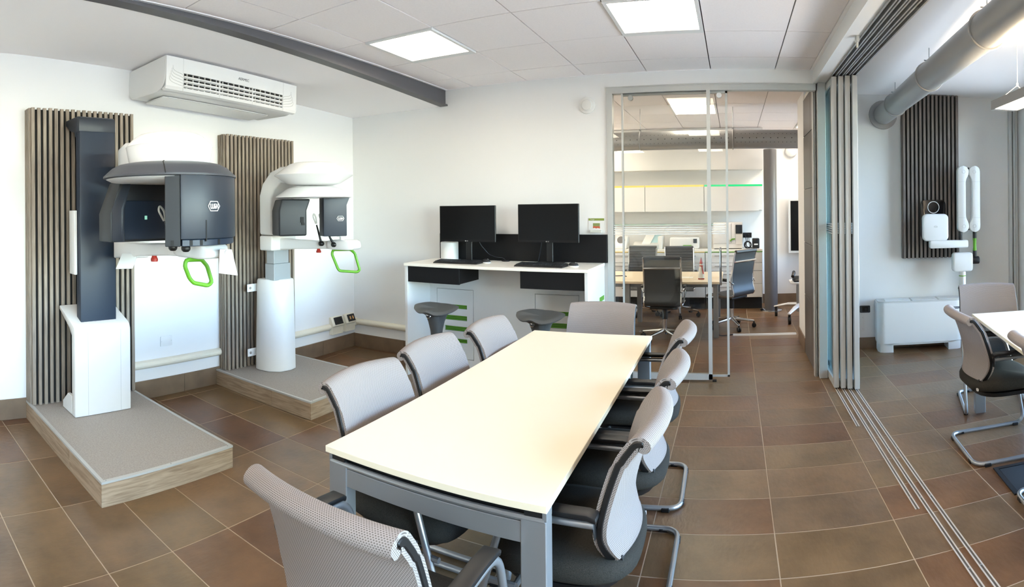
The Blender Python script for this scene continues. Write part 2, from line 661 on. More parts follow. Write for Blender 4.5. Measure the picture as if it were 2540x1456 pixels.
# corner post of the window wall in the right-hand room
cp = MB()
for s0, s1, o in ((1.70, 1.735, .05), (1.745, 1.765, .07), (1.775, 1.80, .05)):
    cp.loft([[rw(s0, .001, z), rw(s1, .001, z), rw(s1, o, z), rw(s0, o, z)] for z in (0.0, 2.75)])
struct('trim_2', cp, 'frame_grey')

# plaster ceiling, steel beam, tiled ceiling, soffit
pc = MB()
ys = [YF, 1.1, YB + .001]
pc.loft([[(XL, y, zpl(y)), (-2.84, y, zpl(y)), (-2.84, y, 2.97), (XL, y, 2.97)] for y in ys])
struct('ceiling', pc, 'ceiling_paint')
bm_ = MB()
bm_.loft([[(-2.842, y, zpl(y) + .012), (-2.802, y, zpl(y) + .012), (-2.802, y, 2.90), (-2.842, y, 2.90)] for y in ys[:2] + [YB - .001]])
beam = struct('beam', bm_, 'beam_grey')
fl_ = MB()
fl_.loft([[(-2.868, y, zpl(y) - .004), (-2.778, y, zpl(y) - .004), (-2.778, y, zpl(y) + .012), (-2.868, y, zpl(y) + .012)] for y in ys[:2] + [YB - .001]])
fl_.build('flange', 'beam_grey', beam, smooth=False)

CX, CY, CX0, CY0 = 0.572, 0.672, -0.192, 4.51
deck = MB().box(-2.80, XP - .02, YF, YB, ZC + .012, 2.97)
cl2 = struct('ceiling_2', deck, 'ceiling_grid')
LIGHTS = [(-4, -1), (-1, -1), (-4, -5), (-1, -5), (-4, -9), (-1, -9)]
for i in range(-5, 2):
    for j in range(-11, 2):
        xa, ya = CX0 + i * CX, CY0 + (j - 1) * CY
        xb, yb = min(xa + CX, XP - .045), min(ya + CY, YB)
        xa, ya = max(xa, -2.775), max(ya, YF)
        if xb - xa < .02 or yb - ya < .02 or (i, j) in [(a + 0, b + 0) for a, b in LIGHTS]:
            continue
        g = .0045
        B(xa + g, xb - g, ya + g, yb - g, ZC + random.uniform(-.001, .001), ZC + .014).build('tile', 'ceiling_board', cl2, smooth=False)
tr = MB().box(-2.80, -2.776, YF, YB, ZC - .004, ZC + .01).box(XP - .045, XP - .02, YF, YB, ZC - .006, ZC + .01).box(-2.776, XP - .045, YB - .012, YB, ZC - .003, ZC + .01)
struct('trim_3', tr, 'ceiling_paint', smooth=False)

for idx, (i, j) in enumerate(LIGHTS):
    xa, ya = CX0 + i * CX, CY0 + (j - 1) * CY
    xb, yb = xa + CX, ya + CY
    lab = {0: 'square warm-white panel light in the tiled ceiling near the dark beam',
           1: 'square warm-white panel light over the meeting table, cut by the top edge'}.get(idx, ['', '', 'square panel light in the tiled ceiling above the viewer\'s left', 'square panel light in the tiled ceiling right above the viewer', 'square panel light in the ceiling behind the viewer, left row', 'square panel light in the ceiling behind the viewer, right row'][idx])
    t = thing('panel_light', lab, 'ceiling light', ((xa + xb) / 2, (ya + yb) / 2, ZC - .01), 0, 'panel lights of the meeting room ceiling')
    f = MB(); k = .028
    f.box(xa + .004, xb - .004, ya + .004, ya + k, ZC - .012, ZC + .012).box(xa + .004, xb - .004, yb - k - .05, yb - .004, ZC - .012, ZC + .012)
    f.box(xa + .004, xa + k, ya + k, yb - k - .05, ZC - .012, ZC + .012).box(xb - k, xb - .004, ya + k, yb - k - .05, ZC - .012, ZC + .012)
    f.build('frame', 'white_satin', t, smooth=False)
    B(xa + k, xb - k, ya + k, yb - k - .05, ZC - .006, ZC + .008).build('diffuser', 'panel_light', t, smooth=False)

# soffit between the two rooms: fascia, plain strip, four sliding-panel tracks
struct('trim_4', MB().box(XP - .02, XP + .012, YF, YB + .10, 2.645, 2.97).box(XP + .012, .832, YF, 4.93, 2.655, 2.97), 'white_satin', smooth=False)
trk = struct('trim_5', B(.832, 1.05, YF, 5.6, 2.70, 2.97), 'track_dark', smooth=False)
TRX = [.852, .906, .958, 1.014]
for xt in TRX:
    B(xt - .022, xt - .012, YF, 5.6, 2.645, 2.70).build('rail', 'rail_grey', trk, smooth=False)
    B(xt + .012, xt + .022, YF, 5.6, 2.645, 2.70).build('rail', 'rail_grey', trk, smooth=False)
struct('ceiling_3', MB().loft([[(1.05, YF, z), (XE, YF, z), (XE, 5.62, z), (1.05, 5.95, z)] for z in (2.755, 2.97)]), 'ceiling_paint', smooth=False)
hk = thing('track_stop', 'small clear stop bracket under the soffit edge beside the tracks', 'bracket', (.81, 3.52, 2.655))
MB().box(.80, .822, 3.50, 3.545, 2.615, 2.655).build('clip', 'frame_grey', hk, bevel=.004)
MB().cyl((.811, 3.522, 2.618), (.811, 3.522, 2.58), .009, .007, 10).build('bumper', 'clear_plastic', hk)

# baseboards, one piece of stone after another
def baseboard(name, pieces):
    o = None
    for m in pieces:
        if o is None:
            o = struct(name, m, 'baseboard_stone', bevel=.002, seg=1)
        else:
            m.build('tile', 'baseboard_stone', o, bevel=.002, seg=1)
    return o
pl = []
y = YF
yj = Y0 - 9 * .585
cuts = [YF] + [yj + .585 * k for k in range(0, 18) if YF + .05 < yj + .585 * k < YB - .05] + [YB]
for a, b in zip(cuts, cuts[1:]):
    pl.append(B(XL, XL + .012, a + .001, b - .001, 0, .152))
baseboard('baseboard_left', pl)
baseboard('baseboard_back', [B(XL + .013, -3.34, YB - .012, YB, 0, .15), B(-3.338, -2.755, YB - .012, YB, 0, .15), B(-2.753, -1.14, YB - .012, YB, 0, .15)])
baseboard('baseboard_right', [MB().loft([[rw(a, 0, z), rw(b, 0, z), rw(b, .012, z), rw(a, .012, z)] for z in (0, .118)]) for a, b in ((-.4, -.05), (-.048, .53), (.532, 1.11), (1.112, 1.69))])

# cable trunking along the left and back walls
tk = thing('cable_trunking', 'cream half-round cable trunking along the left wall and the corner', 'trunking', (XL, 3.5, .26))
pr = [(XL + .001, .25)] + [(XL + .001 + .042 * cos(t), .284 + .034 * sin(t)) for t in [(-pi / 2 + pi * k / 8) for k in range(9)]] + [(XL + .001, .318)]
MB().prism(pr, 'y', 2.075, 4.47).build('cover', 'off_white_trunk', tk)
pb = [(YB - .001, .25)] + [(YB - .001 - .042 * cos(t), .284 + .034 * sin(t)) for t in [(-pi / 2 + pi * k / 8) for k in range(9)]] + [(YB - .001, .318)]
mbk = MB().prism(pb, 'x', XL + .05, -2.9)
mbk.build('cover', 'off_white_trunk', tk)
B(XL + .001, XL + .055, YB - .055, YB - .001, .245, .325).build('corner_piece', 'off_white_trunk', tk, bevel=.006)

def tilted_socket(y0, y1, kind, lab):
    t = thing('socket_box', lab, 'socket', (XL, (y0 + y1) / 2, .2), 0, 'tilted socket boxes on the trunking')
    MB().prism([(XL + .001, .20), (XL + .05, .20), (XL + .05, .285), (XL + .062, .29), (XL + .066, .298), (XL + .028, .388), (XL + .001, .388)], 'y', y0, y1).build('box', 'off_white_trunk', t, bevel=.003, seg=1)
    # sloped face plate
    a = Vector((XL + .066, 0, .298)); b = Vector((XL + .028, 0, .388)); d = (b - a); nrm = Vector((d.z, 0, -d.x)).normalized()
    def q(s, yy, h): p = a + d * s + nrm * h; return (p.x, yy, p.z)
    ya, yb = y0 + .035, y1 - .012
    MB().loft([[q(.1, ya, h), q(.92, ya, h), q(.92, yb, h), q(.1, yb, h)] for h in (0, .008)]).build('face_plate', 'black_plastic', t, bevel=.002, seg=1)
    if kind == 'power':
        p = a + d * .5
        for yy in (ya + .045,):
            c0 = Vector(q(.5, yy, .006)); c1 = Vector(q(.5, yy, .0095))
            MB().cyl(c0, c1, .019, None, 20).build('outlet', 'black_glass', t)
        MB().loft([[q(.35, yb - .04, h), q(.65, yb - .04, h), q(.65, yb - .02, h), q(.35, yb - .02, h)] for h in (.006, .010)]).build('switch', 'black_matt', t)
    else:
        for yy in (ya + .04, ya + .085):
            MB().loft([[q(.34, yy - .009, h), q(.68, yy - .009, h), q(.68, yy + .009, h), q(.34, yy + .009, h)] for h in (.006, .0095)]).build('jack', 'orange_contact', t)
tilted_socket(4.475, 4.655, 'power', 'cream tilted socket box with a round black power outlet')
tilted_socket(4.70, 4.865, 'data', 'cream tilted socket box in the corner with two orange data jacks')

bp_ = thing('blank_plate', 'white blank cover plate on the left wall between the machines', 'cover plate', (XL, 2.43, .42))
B(XL + .001, XL + .009, 2.375, 2.49, .415, .497).build('plate', 'white_satin', bp_, bevel=.003)
for yy in (2.385, 2.48):
    MB().cyl((XL + .008, yy, .456), (XL + .0105, yy, .456), .003, None, 8).build('screw', 'light_grey', bp_)

# round white detector on the back wall
sd = thing('smoke_detector', 'round white detector high on the back wall', 'detector', (-1.317, YB, 2.49))
MB().lathe([(.072, 0), (.076, .006), (.074, .018), (.062, .022)], n=32).xf(Matrix.Translation((-1.317, YB - .001, 2.492)) @ Matrix.Rotation(pi / 2, 4, 'X')).build('rim', 'white_satin', sd)
MB().lathe([(.05, .02), (.052, .03), (.044, .038), (.02, .042)], n=32).xf(Matrix.Translation((-1.317, YB - .001, 2.492)) @ Matrix.Rotation(pi / 2, 4, 'X')).build('cap', 'white_matt', sd)

# ------------------------------------------------------------------ glazed partition (back)
GY = 4.915
ZG = 2.645
gf = MB()
gf.box(-1.135, -1.085, GY - .02, GY + .06, 0, ZG)                       # left post
gf.box(-1.085, XP + .003, GY - .02, GY + .06, 2.585, ZG)                   # head
gf.box(-.99, .722, GY - .024, GY - .02, 2.632, 2.639)
part = struct('window_3', gf, 'frame_grey', smooth=False)
FG = GY + .005
B(-1.085, -.22, FG - .004, FG + .004, .066, 2.585).build('pane', 'glass_clear', part, smooth=False)
st = MB().box(-.232, -.20, FG - .03, FG + .012, .02, 2.642)
st.build('stile', 'frame_grey', part, smooth=False)
B(-1.085, -.2, FG - .03, FG + .014, .018, .068).build('bottom_rail', 'frame_grey', part, smooth=False)
B(-1.002, -.986, FG - .012, FG + .012, .068, 2.585).build('stile', 'frame_grey', part, smooth=False)
# frosted bands on the fixed pane
for k, z in enumerate((1.392, 1.372, 1.352, 1.332, 1.312)):
    B(-1.08, -.234, FG - .0055, FG - .0045, z - .0045, z + .0045).build('frosted_band', 'frost_film', part, smooth=False)
hx = [(-.62, 1.352), (-.56, 1.392), (-.44, 1.392), (-.38, 1.352), (-.44, 1.312), (-.56, 1.312)]
MB().tube([(p[0], FG - .0062, p[1]) for p in hx], .002, 5, closed=True).build('frosted_emblem', 'frost_film', part)
# sliding leaf, slid back behind the fixed pane
dr = MB()
SG = GY + .04
dr.box(-.066, -.046, SG - .012, SG + .012, .03, 2.585)
dr.box(-1.0, -.046, SG - .012, SG + .012, .03, .046).box(-1.0, -.046, SG - .012, SG + .012, 2.565, 2.585)
door = struct('door_1', dr, 'frame_grey', smooth=False)
B(-1.0, -.066, SG - .004, SG + .004, .046, 2.565).build('pane', 'glass_clear', door, smooth=False)
for z in (1.392, 1.372, 1.352, 1.332, 1.312):
    B(-.2, -.07, SG - .0055, SG - .0045, z - .0045, z + .0045).build('frosted_band', 'frost_film', door, smooth=False)
MB().tube(fillet([(-.12, SG, 1.18), (-.12, SG - .045, 1.18), (-.12, SG - .045, .86), (-.12, SG, .86)], .02), .011, 10).build('door_handle', 'chrome', door)
for xx in (-.92, -.12):
    MB().cyl((xx, SG - .005, 2.545), (xx, SG - .03, 2.545), .024, None, 20).build('hanger_disc', 'white_satin', door)
B(-.20, -.165, GY - .02, GY + .02, .0005, .012).build('floor_guide', 'black_plastic', door, smooth=False)

# post, jamb, and the grey panelled side beyond the doorway
struct('trim_6', MB().box(.757, .832, 4.90, 4.975, 0, 2.655), 'frame_grey', bevel=.003, seg=1)
struct('trim_7', MB().box(.722, .732, 4.96, 5.02, 0, 2.645).box(.738, .745, 4.96, 5.06, 0, 2.645), 'frame_grey', smooth=False)
pn = struct('wall_passage', B(.757, .80, 4.98, 5.80, 0, 2.72), 'white_matt', smooth=False)
for a, b in ((5.00, 5.28), (5.285, 5.79)):
    for z0, z1 in ((.005, .62), (.627, 1.17), (1.177, 1.72), (1.727, 2.27), (2.277, 2.66)):
        B(.742, .757, a, b, z0, z1).build('panel', 'panel_grey', pn, bevel=.002, seg=1)
struct('wall_passage_end', B(.75, .95, 5.80, 6.37, 0, 2.77), 'wall_paint', smooth=False)
struct('baseboard_passage', MB().box(.738, .75, 5.80, 6.37, 0, .15), 'baseboard_stone', smooth=False)

# stack of four sliding glass panels between the rooms
PY = [4.585, 4.56, 4.535, 4.51]
for k, xt in enumerate(TRX):
    t = thing('sliding_glass_panel', ['frameless-glass sliding panel nearest the post, first of the parked stack',
                                      'second sliding glass panel of the parked stack counted from the post',
                                      'third sliding glass panel of the parked stack counted from the post',
                                      'outermost sliding glass panel of the stack, facing the right-hand room'][k], 'glass panel', (xt, PY[k], .014), 0, 'parked sliding glass panels')
    y0, y1 = PY[k], 5.56 + .01 * k
    fr = MB().box(xt - .021, xt + .021, y0, y0 + .05, .014, 2.64)
    fr.build('front_stile', 'frame_grey', t, bevel=.0015, seg=1)
    B(xt - .018, xt + .018, y1 - .045, y1, .014, 2.64).build('rear_stile', 'frame_grey', t, smooth=False)
    MB().box(xt - .018, xt + .018, y0 + .05, y1 - .045, .014, .075).build('bottom_rail', 'frame_grey', t, smooth=False)
    MB().box(xt - .018, xt + .018, y0 + .05, y1 - .045, 2.585, 2.64).build('top_rail', 'frame_grey', t, smooth=False)
    B(xt - .004, xt + .004, y0 + .05, y1 - .045, .075, 2.585).build('pane', 'glass_aqua', t, smooth=False)
    for z in (1.392, 1.372, 1.352, 1.332, 1.312):
        B(xt - .0055, xt + .0055, y0 + .055, y1 - .05, z - .0045, z + .0045).build('frosted_band', 'frost_film', t, smooth=False)
    if k == 3:
        B(xt + .020, xt + .026, y0 + .004, y0 + .046, .92, 1.14).build('handle', 'light_grey', t, bevel=.002, seg=1)

# floor tracks
ends = [3.78, 2.66, YF, YF]
for k, xt in enumerate(TRX):
    t = thing('floor_track', ['shortest aluminium floor track, nearest the meeting room', 'aluminium floor track ending halfway along the floor',
                              'third aluminium floor track, running out under the viewer', 'outer aluminium floor track beside the right-hand room'][k], 'floor track', (xt, 4.5, 0), 0, 'sliding panel floor tracks')
    m = MB()
    m.box(xt - .012, xt - .005, ends[k], 5.55, .0, .003).box(xt + .005, xt + .012, ends[k], 5.55, 0, .003)
    m.build('edges', M('track_edge', (196, 188, 178), 0.4, metal=0.15), t, smooth=False)
    B(xt - .005, xt + .005, ends[k], 5.55, 0, .001).build('groove', 'panel_grey', t, smooth=False)
    for s in range(4):
        yy = ends[k] + .12 + s * .62 if ends[k] > 0 else 4.0 - s * .62
        if yy < 4.4:
            MB().cyl((xt, yy, .0008), (xt, yy, .0042), .004, None, 8).build('screw', 'rail_grey', t)

# ------------------------------------------------------------------ slatted panels
def slat_panel(name, label, loc, rotz, width, depth, z0, z1, wood_, side_slats=4):
    """local frame: x along the front, -y out of the wall, back face on the wall at y=0"""
    t = thing(name, label, 'slat panel', loc, rotz, 'slatted wall panels')
    MB().box(.004, width - .004, -depth + .018, -.002, z0 + .004, z1 - .012).build('backing', 'slat_backing', t, world=False, smooth=False)
    nf = round(width / .0443)
    pitch = width / nf
    sw = pitch * .57
    sm = B(-sw / 2, sw / 2, -.018, 0, z0, z1).build('slat', wood_, t, world=False, bevel=.0012, seg=1)
    sm.location = (sw / 2, -depth + .018, 0)
    for i in range(1, nf):
        x = sw / 2 + (width - sw) * i / (nf - 1)
        share(sm, 'slat', t, (x, -depth + .018, random.uniform(-.002, .002)))
    sp = (depth - .02) / side_slats
    ss = B(-.014, .004, -sp * .31, sp * .31, z0, z1).build('slat', wood_, t, world=False, bevel=.0012, seg=1)
    ss.location = (.002, -depth + .02 + sp * .65, 0)
    for sgn, x in ((1, .002), (-1, width - .002)):
        for i in range(side_slats):
            if sgn == 1 and i == 0: continue
            share(ss, 'slat', t, (x, -depth + .02 + sp * (i + .65), random.uniform(-.002, .002)), (0, 0, 0 if sgn == 1 else pi))
    return t
PH = .133
slat_panel('slat_panel', 'tall dark-grooved oak slat panel behind the bigger scanner with the navy column', (XL, 1.215, 0), radians(90), .845, .14, PH + .001, 2.33, 'slat_wood')
slat_panel('slat_panel', 'oak slat panel behind the smaller white scanner in the corner', (XL, 3.005, 0), radians(90), .83, .125, PH + .001, 2.243, 'slat_wood')

# ------------------------------------------------------------------ platforms
def platform(label, x1, y0, y1, joint):
    t = thing('platform', label, 'platform', (XL, (y0 + y1) / 2, 0), 0, 'wood-edged platforms')
    x0 = XL + .013
    e = .012
    B(x0, x1 - e, y0 + e, y1 - e, 0, PH - .012).build('core', 'black_matt', t, smooth=False)
    B(x0, x1 - e - .001, y0 + e + .001, y1 - e - .001, PH - .012, PH - .001).build('carpet_top', 'vinyl_floor', t, smooth=False)
    B(x1 - e, x1, y0, y1, 0, PH - .012).build('plank', 'oak_plank', t, bevel=.001, seg=1)
    for a, b in ((x0, joint - .001), (joint + .001, x1 - e - .0005)):
        B(a, b, y0, y0 + e, 0, PH - .012).build('plank', 'oak_plank', t, bevel=.001, seg=1)
        B(a, b, y1 - e, y1, 0, PH - .012).build('plank', 'oak_plank', t, bevel=.001, seg=1)
    m = MB()
    m.box(x1 - .022, x1 + .001, y0 - .001, y1 + .001, PH - .011, PH + .001)
    m.box(x0, x1 - .022, y0 - .001, y0 + .02, PH - .011, PH + .001).box(x0, x1 - .022, y1 - .02, y1 + .001, PH - .011, PH + .001)
    m.build('edge_trim', 'frame_grey', t, smooth=False)
    for yy in (y0 + .03, (y0 + y1) / 2, y1 - .03):
        MB().cyl((x1 - .011, yy, PH), (x1 - .011, yy, PH + .003), .004, None, 8).build('screw', 'rail_grey', t)
platform('wood-edged grey platform under the bigger scanner with the navy column', -2.65, 1.20, 2.065, -3.12)
platform('wood-edged grey platform under the smaller white scanner', -2.845, 2.95, 3.84, -3.28)

def logo_wh(parent, O, X, N, s, mat='white_gloss'):
    """hexagon with the letters W&H, centred at O, X to the right, N outward, height s"""
    O, X, N = Vector(O), Vector(X).normalized(), Vector(N).normalized()
    U = N.cross(X).normalized()
    def P(x, y): return O + X * x * s + U * y * s + N * .0012
    m = MB()
    k = .05 * s
    m.tube([P(*p) for p in ((-.76, 0), (-.46, .46), (.46, .46), (.76, 0), (.46, -.46), (-.46, -.46))], k * .85, 6, closed=True)
    m.build('logo_outline', mat, parent)
    g = MB()
    g.tube([P(x, y) for x, y in ((-.44, .23), (-.44, -.10), (-.40, -.2), (-.33, -.23), (-.26, -.2), (-.22, -.1))], k, 6)
    g.tube([P(x, y) for x, y in ((-.22, .23), (-.22, -.10), (-.18, -.2), (-.11, -.23), (-.04, -.2), (0.0, -.1), (0, .23))], k, 6)
    g.tube([P(x, y) for x, y in ((.20, -.02), (.14, -.0), (.10, .06), (.09, .15), (.13, .22), (.2, .22))], k * .8, 6)
    g.tube([P(x, y) for x, y in ((.14, 0), (.08, -.06), (.07, -.15), (.11, -.22), (.18, -.22), (.21, -.15), (.21, -.02), (.26, -.02))], k * .8, 6)
    g.tube([P(.32, .23), P(.32, -.23)], k, 6)
    g.tube([P(.52, .23), P(.52, -.23)], k, 6)
    g.tube([P(.32, 0), P(.52, 0)], k, 6)
    g.build('logo_lettering', mat, parent)

# ------------------------------------------------------------------ bigger scanner (navy column)
A1 = Vector((-2.65, 1.63, 0))
m1 = thing('dental_scanner', 'large dental x-ray scanner with navy column, white dome and dark ring', 'x-ray scanner', (-3.6, 1.63, PH))
zb = PH + .001
prof = [(-3.55, zb), (-3.55, .70)] + arc(-3.62, .70, .07, 0, radians(70), 5)[1:] + [(-3.86, .865), (-3.86, .835), (-3.66, .735), (-3.615, .69), (-3.615, zb)]
MB().prism(prof, 'y', 1.412, 1.845).build('base_cover', 'white_satin', m1, bevel=.008, seg=2)
for yy in (1.512, 1.765):
    B(-3.5503, -3.5490, yy - .0012, yy + .0012, zb, .715).build('seam', 'light_grey', m1, smooth=False)
MB().cyl((-3.551, 1.638, .17), (-3.546, 1.638, .17), .006, None, 10).build('screw_cap', 'white_gloss', m1)
MB().prism([(-3.62, zb), (-3.80, zb), (-3.80, zb + .05), (-3.70, zb + .13), (-3.62, zb + .13)], 'y', 1.414, 1.44).build('foot_flange', 'white_satin', m1, bevel=.004, seg=1)
B(-3.70, -3.62, 1.487, 1.765, zb, 2.13).build('column', 'navy_paint', m1, bevel=.006, seg=2)
MB().prism([(-3.62, 2.126), (-3.62, 2.20), (-3.627, 2.225), (-3.65, 2.237), (-3.885, 2.237), (-3.885, 2.20), (-3.80, 2.15), (-3.72, 2.13), (-3.70, 2.09), (-3.69, 2.126)], 'y', 1.482, 1.768).build('column_cap', 'anthracite', m1, bevel=.005, seg=2)
B(-3.885, -3.70, 1.60, 1.66, .9, 1.0).build('wall_bracket', 'black_matt', m1, smooth=False)
B(-3.885, -3.70, 1.60, 1.66, 1.8, 1.9).build('wall_bracket', 'black_matt', m1, smooth=False)
B(-3.775, -3.67, 1.462, 1.484, 1.105, 1.565).build('side_cover', 'white_satin', m1, bevel=.005, seg=2)
# white yoke from the column to the dome
yk = MB()
def rectring(x, y0, y1, z0, z1): return [(x, y0, z0), (x, y1, z0), (x, y1, z1), (x, y0, z1)]
yk.loft([rectring(-3.69, 1.775, 2.0, 1.70, 1.84), rectring(-3.54, 1.772, 2.0, 1.72, 1.93), rectring(-3.36, 1.66, 1.96, 1.78, 1.985), rectring(-3.0, 1.52, 1.88, 1.82, 1.975), rectring(-2.70, 1.50, 1.76, 1.825, 1.89)])
yk.build('yoke', 'white_satin', m1, bevel=.025, seg=3)
B(-3.69, -3.50, 1.772, 1.99, 1.22, 1.72).build('carriage', 'white_satin', m1, bevel=.02, seg=2)
MB().lathe([(.19, 1.79), (.218, 1.80), (.236, 1.897), (.239, 1.910), (.234, 1.922), (.19, 1.965), (.165, 1.980), (.11, 1.988), (.0, 1.990)], c=(A1.x, A1.y, 0), n=48, p=2.2).build('dome', 'white_gloss', m1, angle=30)
MB().lathe([(.22, 1.9085), (.2397, 1.9100), (.2397, 1.9125), (.22, 1.9145)], c=(A1.x, A1.y, 0), n=48, p=2.2).build('dome_seam', 'light_grey', m1)
# dark ring: conical rim with a pale underside
MB().lathe([(.20, 1.818), (.245, 1.817), (.285, 1.809), (.325, 1.790), (.372, 1.747), (.373, 1.737), (.355, 1.732), (.2, 1.735)], c=(A1.x, A1.y, 0), n=64).build('ring_cover', 'ring_grey', m1, angle=30)
MB().lathe([(.05, 1.716), (.33, 1.718), (.356, 1.7305), (.356, 1.7315), (.05, 1.732)], c=(A1.x, A1.y, 0), n=64).build('ring_underside', 'pale_shell', m1)
def sector(r0, r1, a0, a1, z0, z1, n=18):
    a = [a0 + (a1 - a0) * i / n for i in range(n + 1)]
    poly = [(A1.x + r1 * cos(t), A1.y + r1 * sin(t)) for t in a] + [(A1.x + r0 * cos(t), A1.y + r0 * sin(t)) for t in reversed(a)]
    return MB().prism(poly, 'z', z0, z1)
# seam across the ring's cone
sa = radians(-38)
MB().tube([(A1.x + r * cos(sa + d), A1.y + r * sin(sa + d), z) for r, z, d in ((.247, 1.8175, 0), (.286, 1.8095, 0), (.326, 1.7905, .03), (.3735, 1.747, .06))], .003, 6).build('ring_seam', 'black_matt', m1)
da0, da1 = radians(-23), radians(82)
det = sector(.24, .366, da0, da1, 1.412, 1.742, 22).build('detector_housing', 'anthracite', m1, bevel=.004, seg=2)
sector(.25, .356, da0 + .02, da1 - .02, 1.376, 1.4105, 22).build('detector_skirt', 'navy_paint', m1, bevel=.003, seg=1)
for aa in (-.54, -.27, -.11, .22, .9):
    sector(.30, .3575, aa, aa + .045, 1.380, 1.4075, 2).build('vent_slot', 'black_matt', m1, smooth=False)
sector(.30, .3675, -.03, -.012, 1.40, 1.508, 2).build('detector_gap', 'black_matt', m1, smooth=False)
# inner wing of the detector, seen across the gap
wa0 = radians(-35.5)
MB().prism([(A1.x + .30 * cos(wa0), A1.y + .30 * sin(wa0)), (A1.x + .352 * cos(wa0), A1.y + .352 * sin(wa0)), (A1.x + .361 * cos(da0), A1.y + .361 * sin(da0)), (A1.x + .27 * cos(da0), A1.y + .27 * sin(da0))], 'z', 1.376, 1.738).build('detector_wing', 'anthracite_dark', m1, bevel=.003, seg=1)  # darker material paints in the shading that sets this face apart
al = radians(6.5)
logo_wh(m1, (A1.x + .3665 * cos(al), A1.y + .3665 * sin(al), 1.578), (-sin(al), cos(al), 0), (cos(al), sin(al), 0), .052)
# tube head on the column side
th = MB()
def rr(x0, x1, y0, y1, z): return [(x0, y0, z), (x1, y0, z), (x1, y1, z), (x0, y1, z)]
th.loft([rr(-3.12, -2.95, 1.405, 1.92, 1.372), rr(-3.12, -2.95, 1.405, 1.92, 1.54), rr(-3.10, -2.95, 1.47, 1.90, 1.728), rr(-3.10, -2.96, 1.49, 1.90, 1.735)])
th.build('tube_head', 'anthracite_dark', m1, bevel=.01, seg=2)
MB().prism([(1.48, 1.385), (1.90, 1.385), (1.90, 1.62), (1.48, 1.62)], 'x', -2.955, -2.944).build('tube_window', 'navy_paint', m1, bevel=.004, seg=1)
MB().loft([[(-2.95, 1.41, 1.375), (-2.90, 1.455, 1.375), (-2.90, 1.475, 1.375), (-2.95, 1.475, 1.375)], [(-2.95, 1.41, 1.57), (-2.90, 1.455, 1.57), (-2.90, 1.475, 1.57), (-2.95, 1.475, 1.57)], [(-2.95, 1.49, 1.725), (-2.92, 1.51, 1.725), (-2.92, 1.53, 1.725), (-2.95, 1.53, 1.725)]]).build('tube_shoulder', 'anthracite', m1, bevel=.004, seg=1)
B(-2.944, -2.941, 1.632, 1.648, 1.505, 1.528).build('green_tag', 'tag_emission', m1, smooth=False)  # small green tag with a weak emissive colour
# patient support arm
P0, P1 = Vector((-3.56, 1.775, 0)), Vector((-2.42, 1.80, 0))
dr_ = (P1 - P0).normalized(); sd_ = Vector((-dr_.y, dr_.x, 0))
arm = MB()
rings = []
for t, zc, hh, hw in ((0, 1.285, .062, .06), (.12, 1.29, .055, .055), (.3, 1.302, .042, .045), (.6, 1.322, .038, .042), (.74, 1.332, .042, .05)):
    c = P0.lerp(P1, t)
    rings.append([c + sd_ * a * hw + Vector((0, 0, zc + b * hh)) for a, b in ((-1, -1), (1, -1), (1, 1), (-1, 1))])
arm.loft(rings).build('support_arm', 'white_gloss', m1, bevel=.012, seg=3)
tray = MB()
rings = []
for t, zc, hh, hw in ((.70, 1.332, .030, .055), (.78, 1.335, .042, .085), (.96, 1.335, .042, .095), (1.0, 1.330, .034, .085), (1.03, 1.318, .014, .06)):
    c = P0.lerp(P1, t) - sd_ * .02
    rings.append([c + sd_ * a * hw + Vector((0, 0, zc + b * hh)) for a, b in ((-1, -1), (1, -1), (1, 1), (-1, 1))])
tray.loft(rings).build('chin_tray', 'white_gloss', m1, bevel=.014, seg=3)
def temple_rod(parent, ball, elbow, pad, padw=.018):
    ball, elbow, pad = Vector(ball), Vector(elbow), Vector(pad)
    r = MB(); r.lathe([(.0, -.021), (.015, -.019), (.024, -.01), (.026, 0), (.024, .01), (.015, .019), (0, .021)], c=tuple(ball), n=16)
    r.tube([ball, elbow, elbow.lerp(pad, .62)], [.012, .009, .006], 8)
    o = r.build('temple_rod', 'black_plastic', parent)
    d = (pad - elbow).normalized()
    MB().tube(fillet([pad - d * .06 + Vector((0, padw * .3, 0)), pad - d * .0 + Vector((0, padw, 0)), pad + d * .03, pad + Vector((0, -padw, 0)), pad - d * .06 - Vector((0, padw * .3, 0))], .02), .006, 6).build('temple_pad', 'clear_plastic', o)
temple_rod(m1, (-2.57, 1.60, 1.357), (-2.575, 1.592, 1.40), (-2.60, 1.545, 1.558))
temple_rod(m1, (-2.49, 1.632, 1.354), (-2.495, 1.625, 1.40), (-2.52, 1.60, 1.555))
MB().lathe([(.022, 1.235), (.024, 1.25), (.018, 1.262), (.012, 1.285)], c=(-3.06, 1.765, .0), n=14).build('stop_button', 'red_plastic', m1)
hc = P0.lerp(P1, .90)
hp = [(-2.53, 1.66, 1.287), (-2.53, 1.762, 1.284), (-2.53, 1.80, 1.245), (-2.53, 1.832, 1.152), (-2.53, 1.805, 1.135), (-2.53, 1.707, 1.158), (-2.53, 1.68, 1.186), (-2.53, 1.65, 1.254)]
MB().tube(fillet(hp, .013, 2, True), .0115, 10, closed=True).build('grip_handle', 'green_paint', m1)
MB().loft([[(-3.31, 1.664, 1.275), (-3.31, 1.785, 1.273), (-3.32, 1.785, 1.273), (-3.32, 1.664, 1.275)], [(-3.26, 1.59, 1.178), (-3.26, 1.715, 1.174), (-3.27, 1.715, 1.174), (-3.27, 1.59, 1.178)]]).build('hand_shield', 'white_gloss', m1, bevel=.003, seg=1)
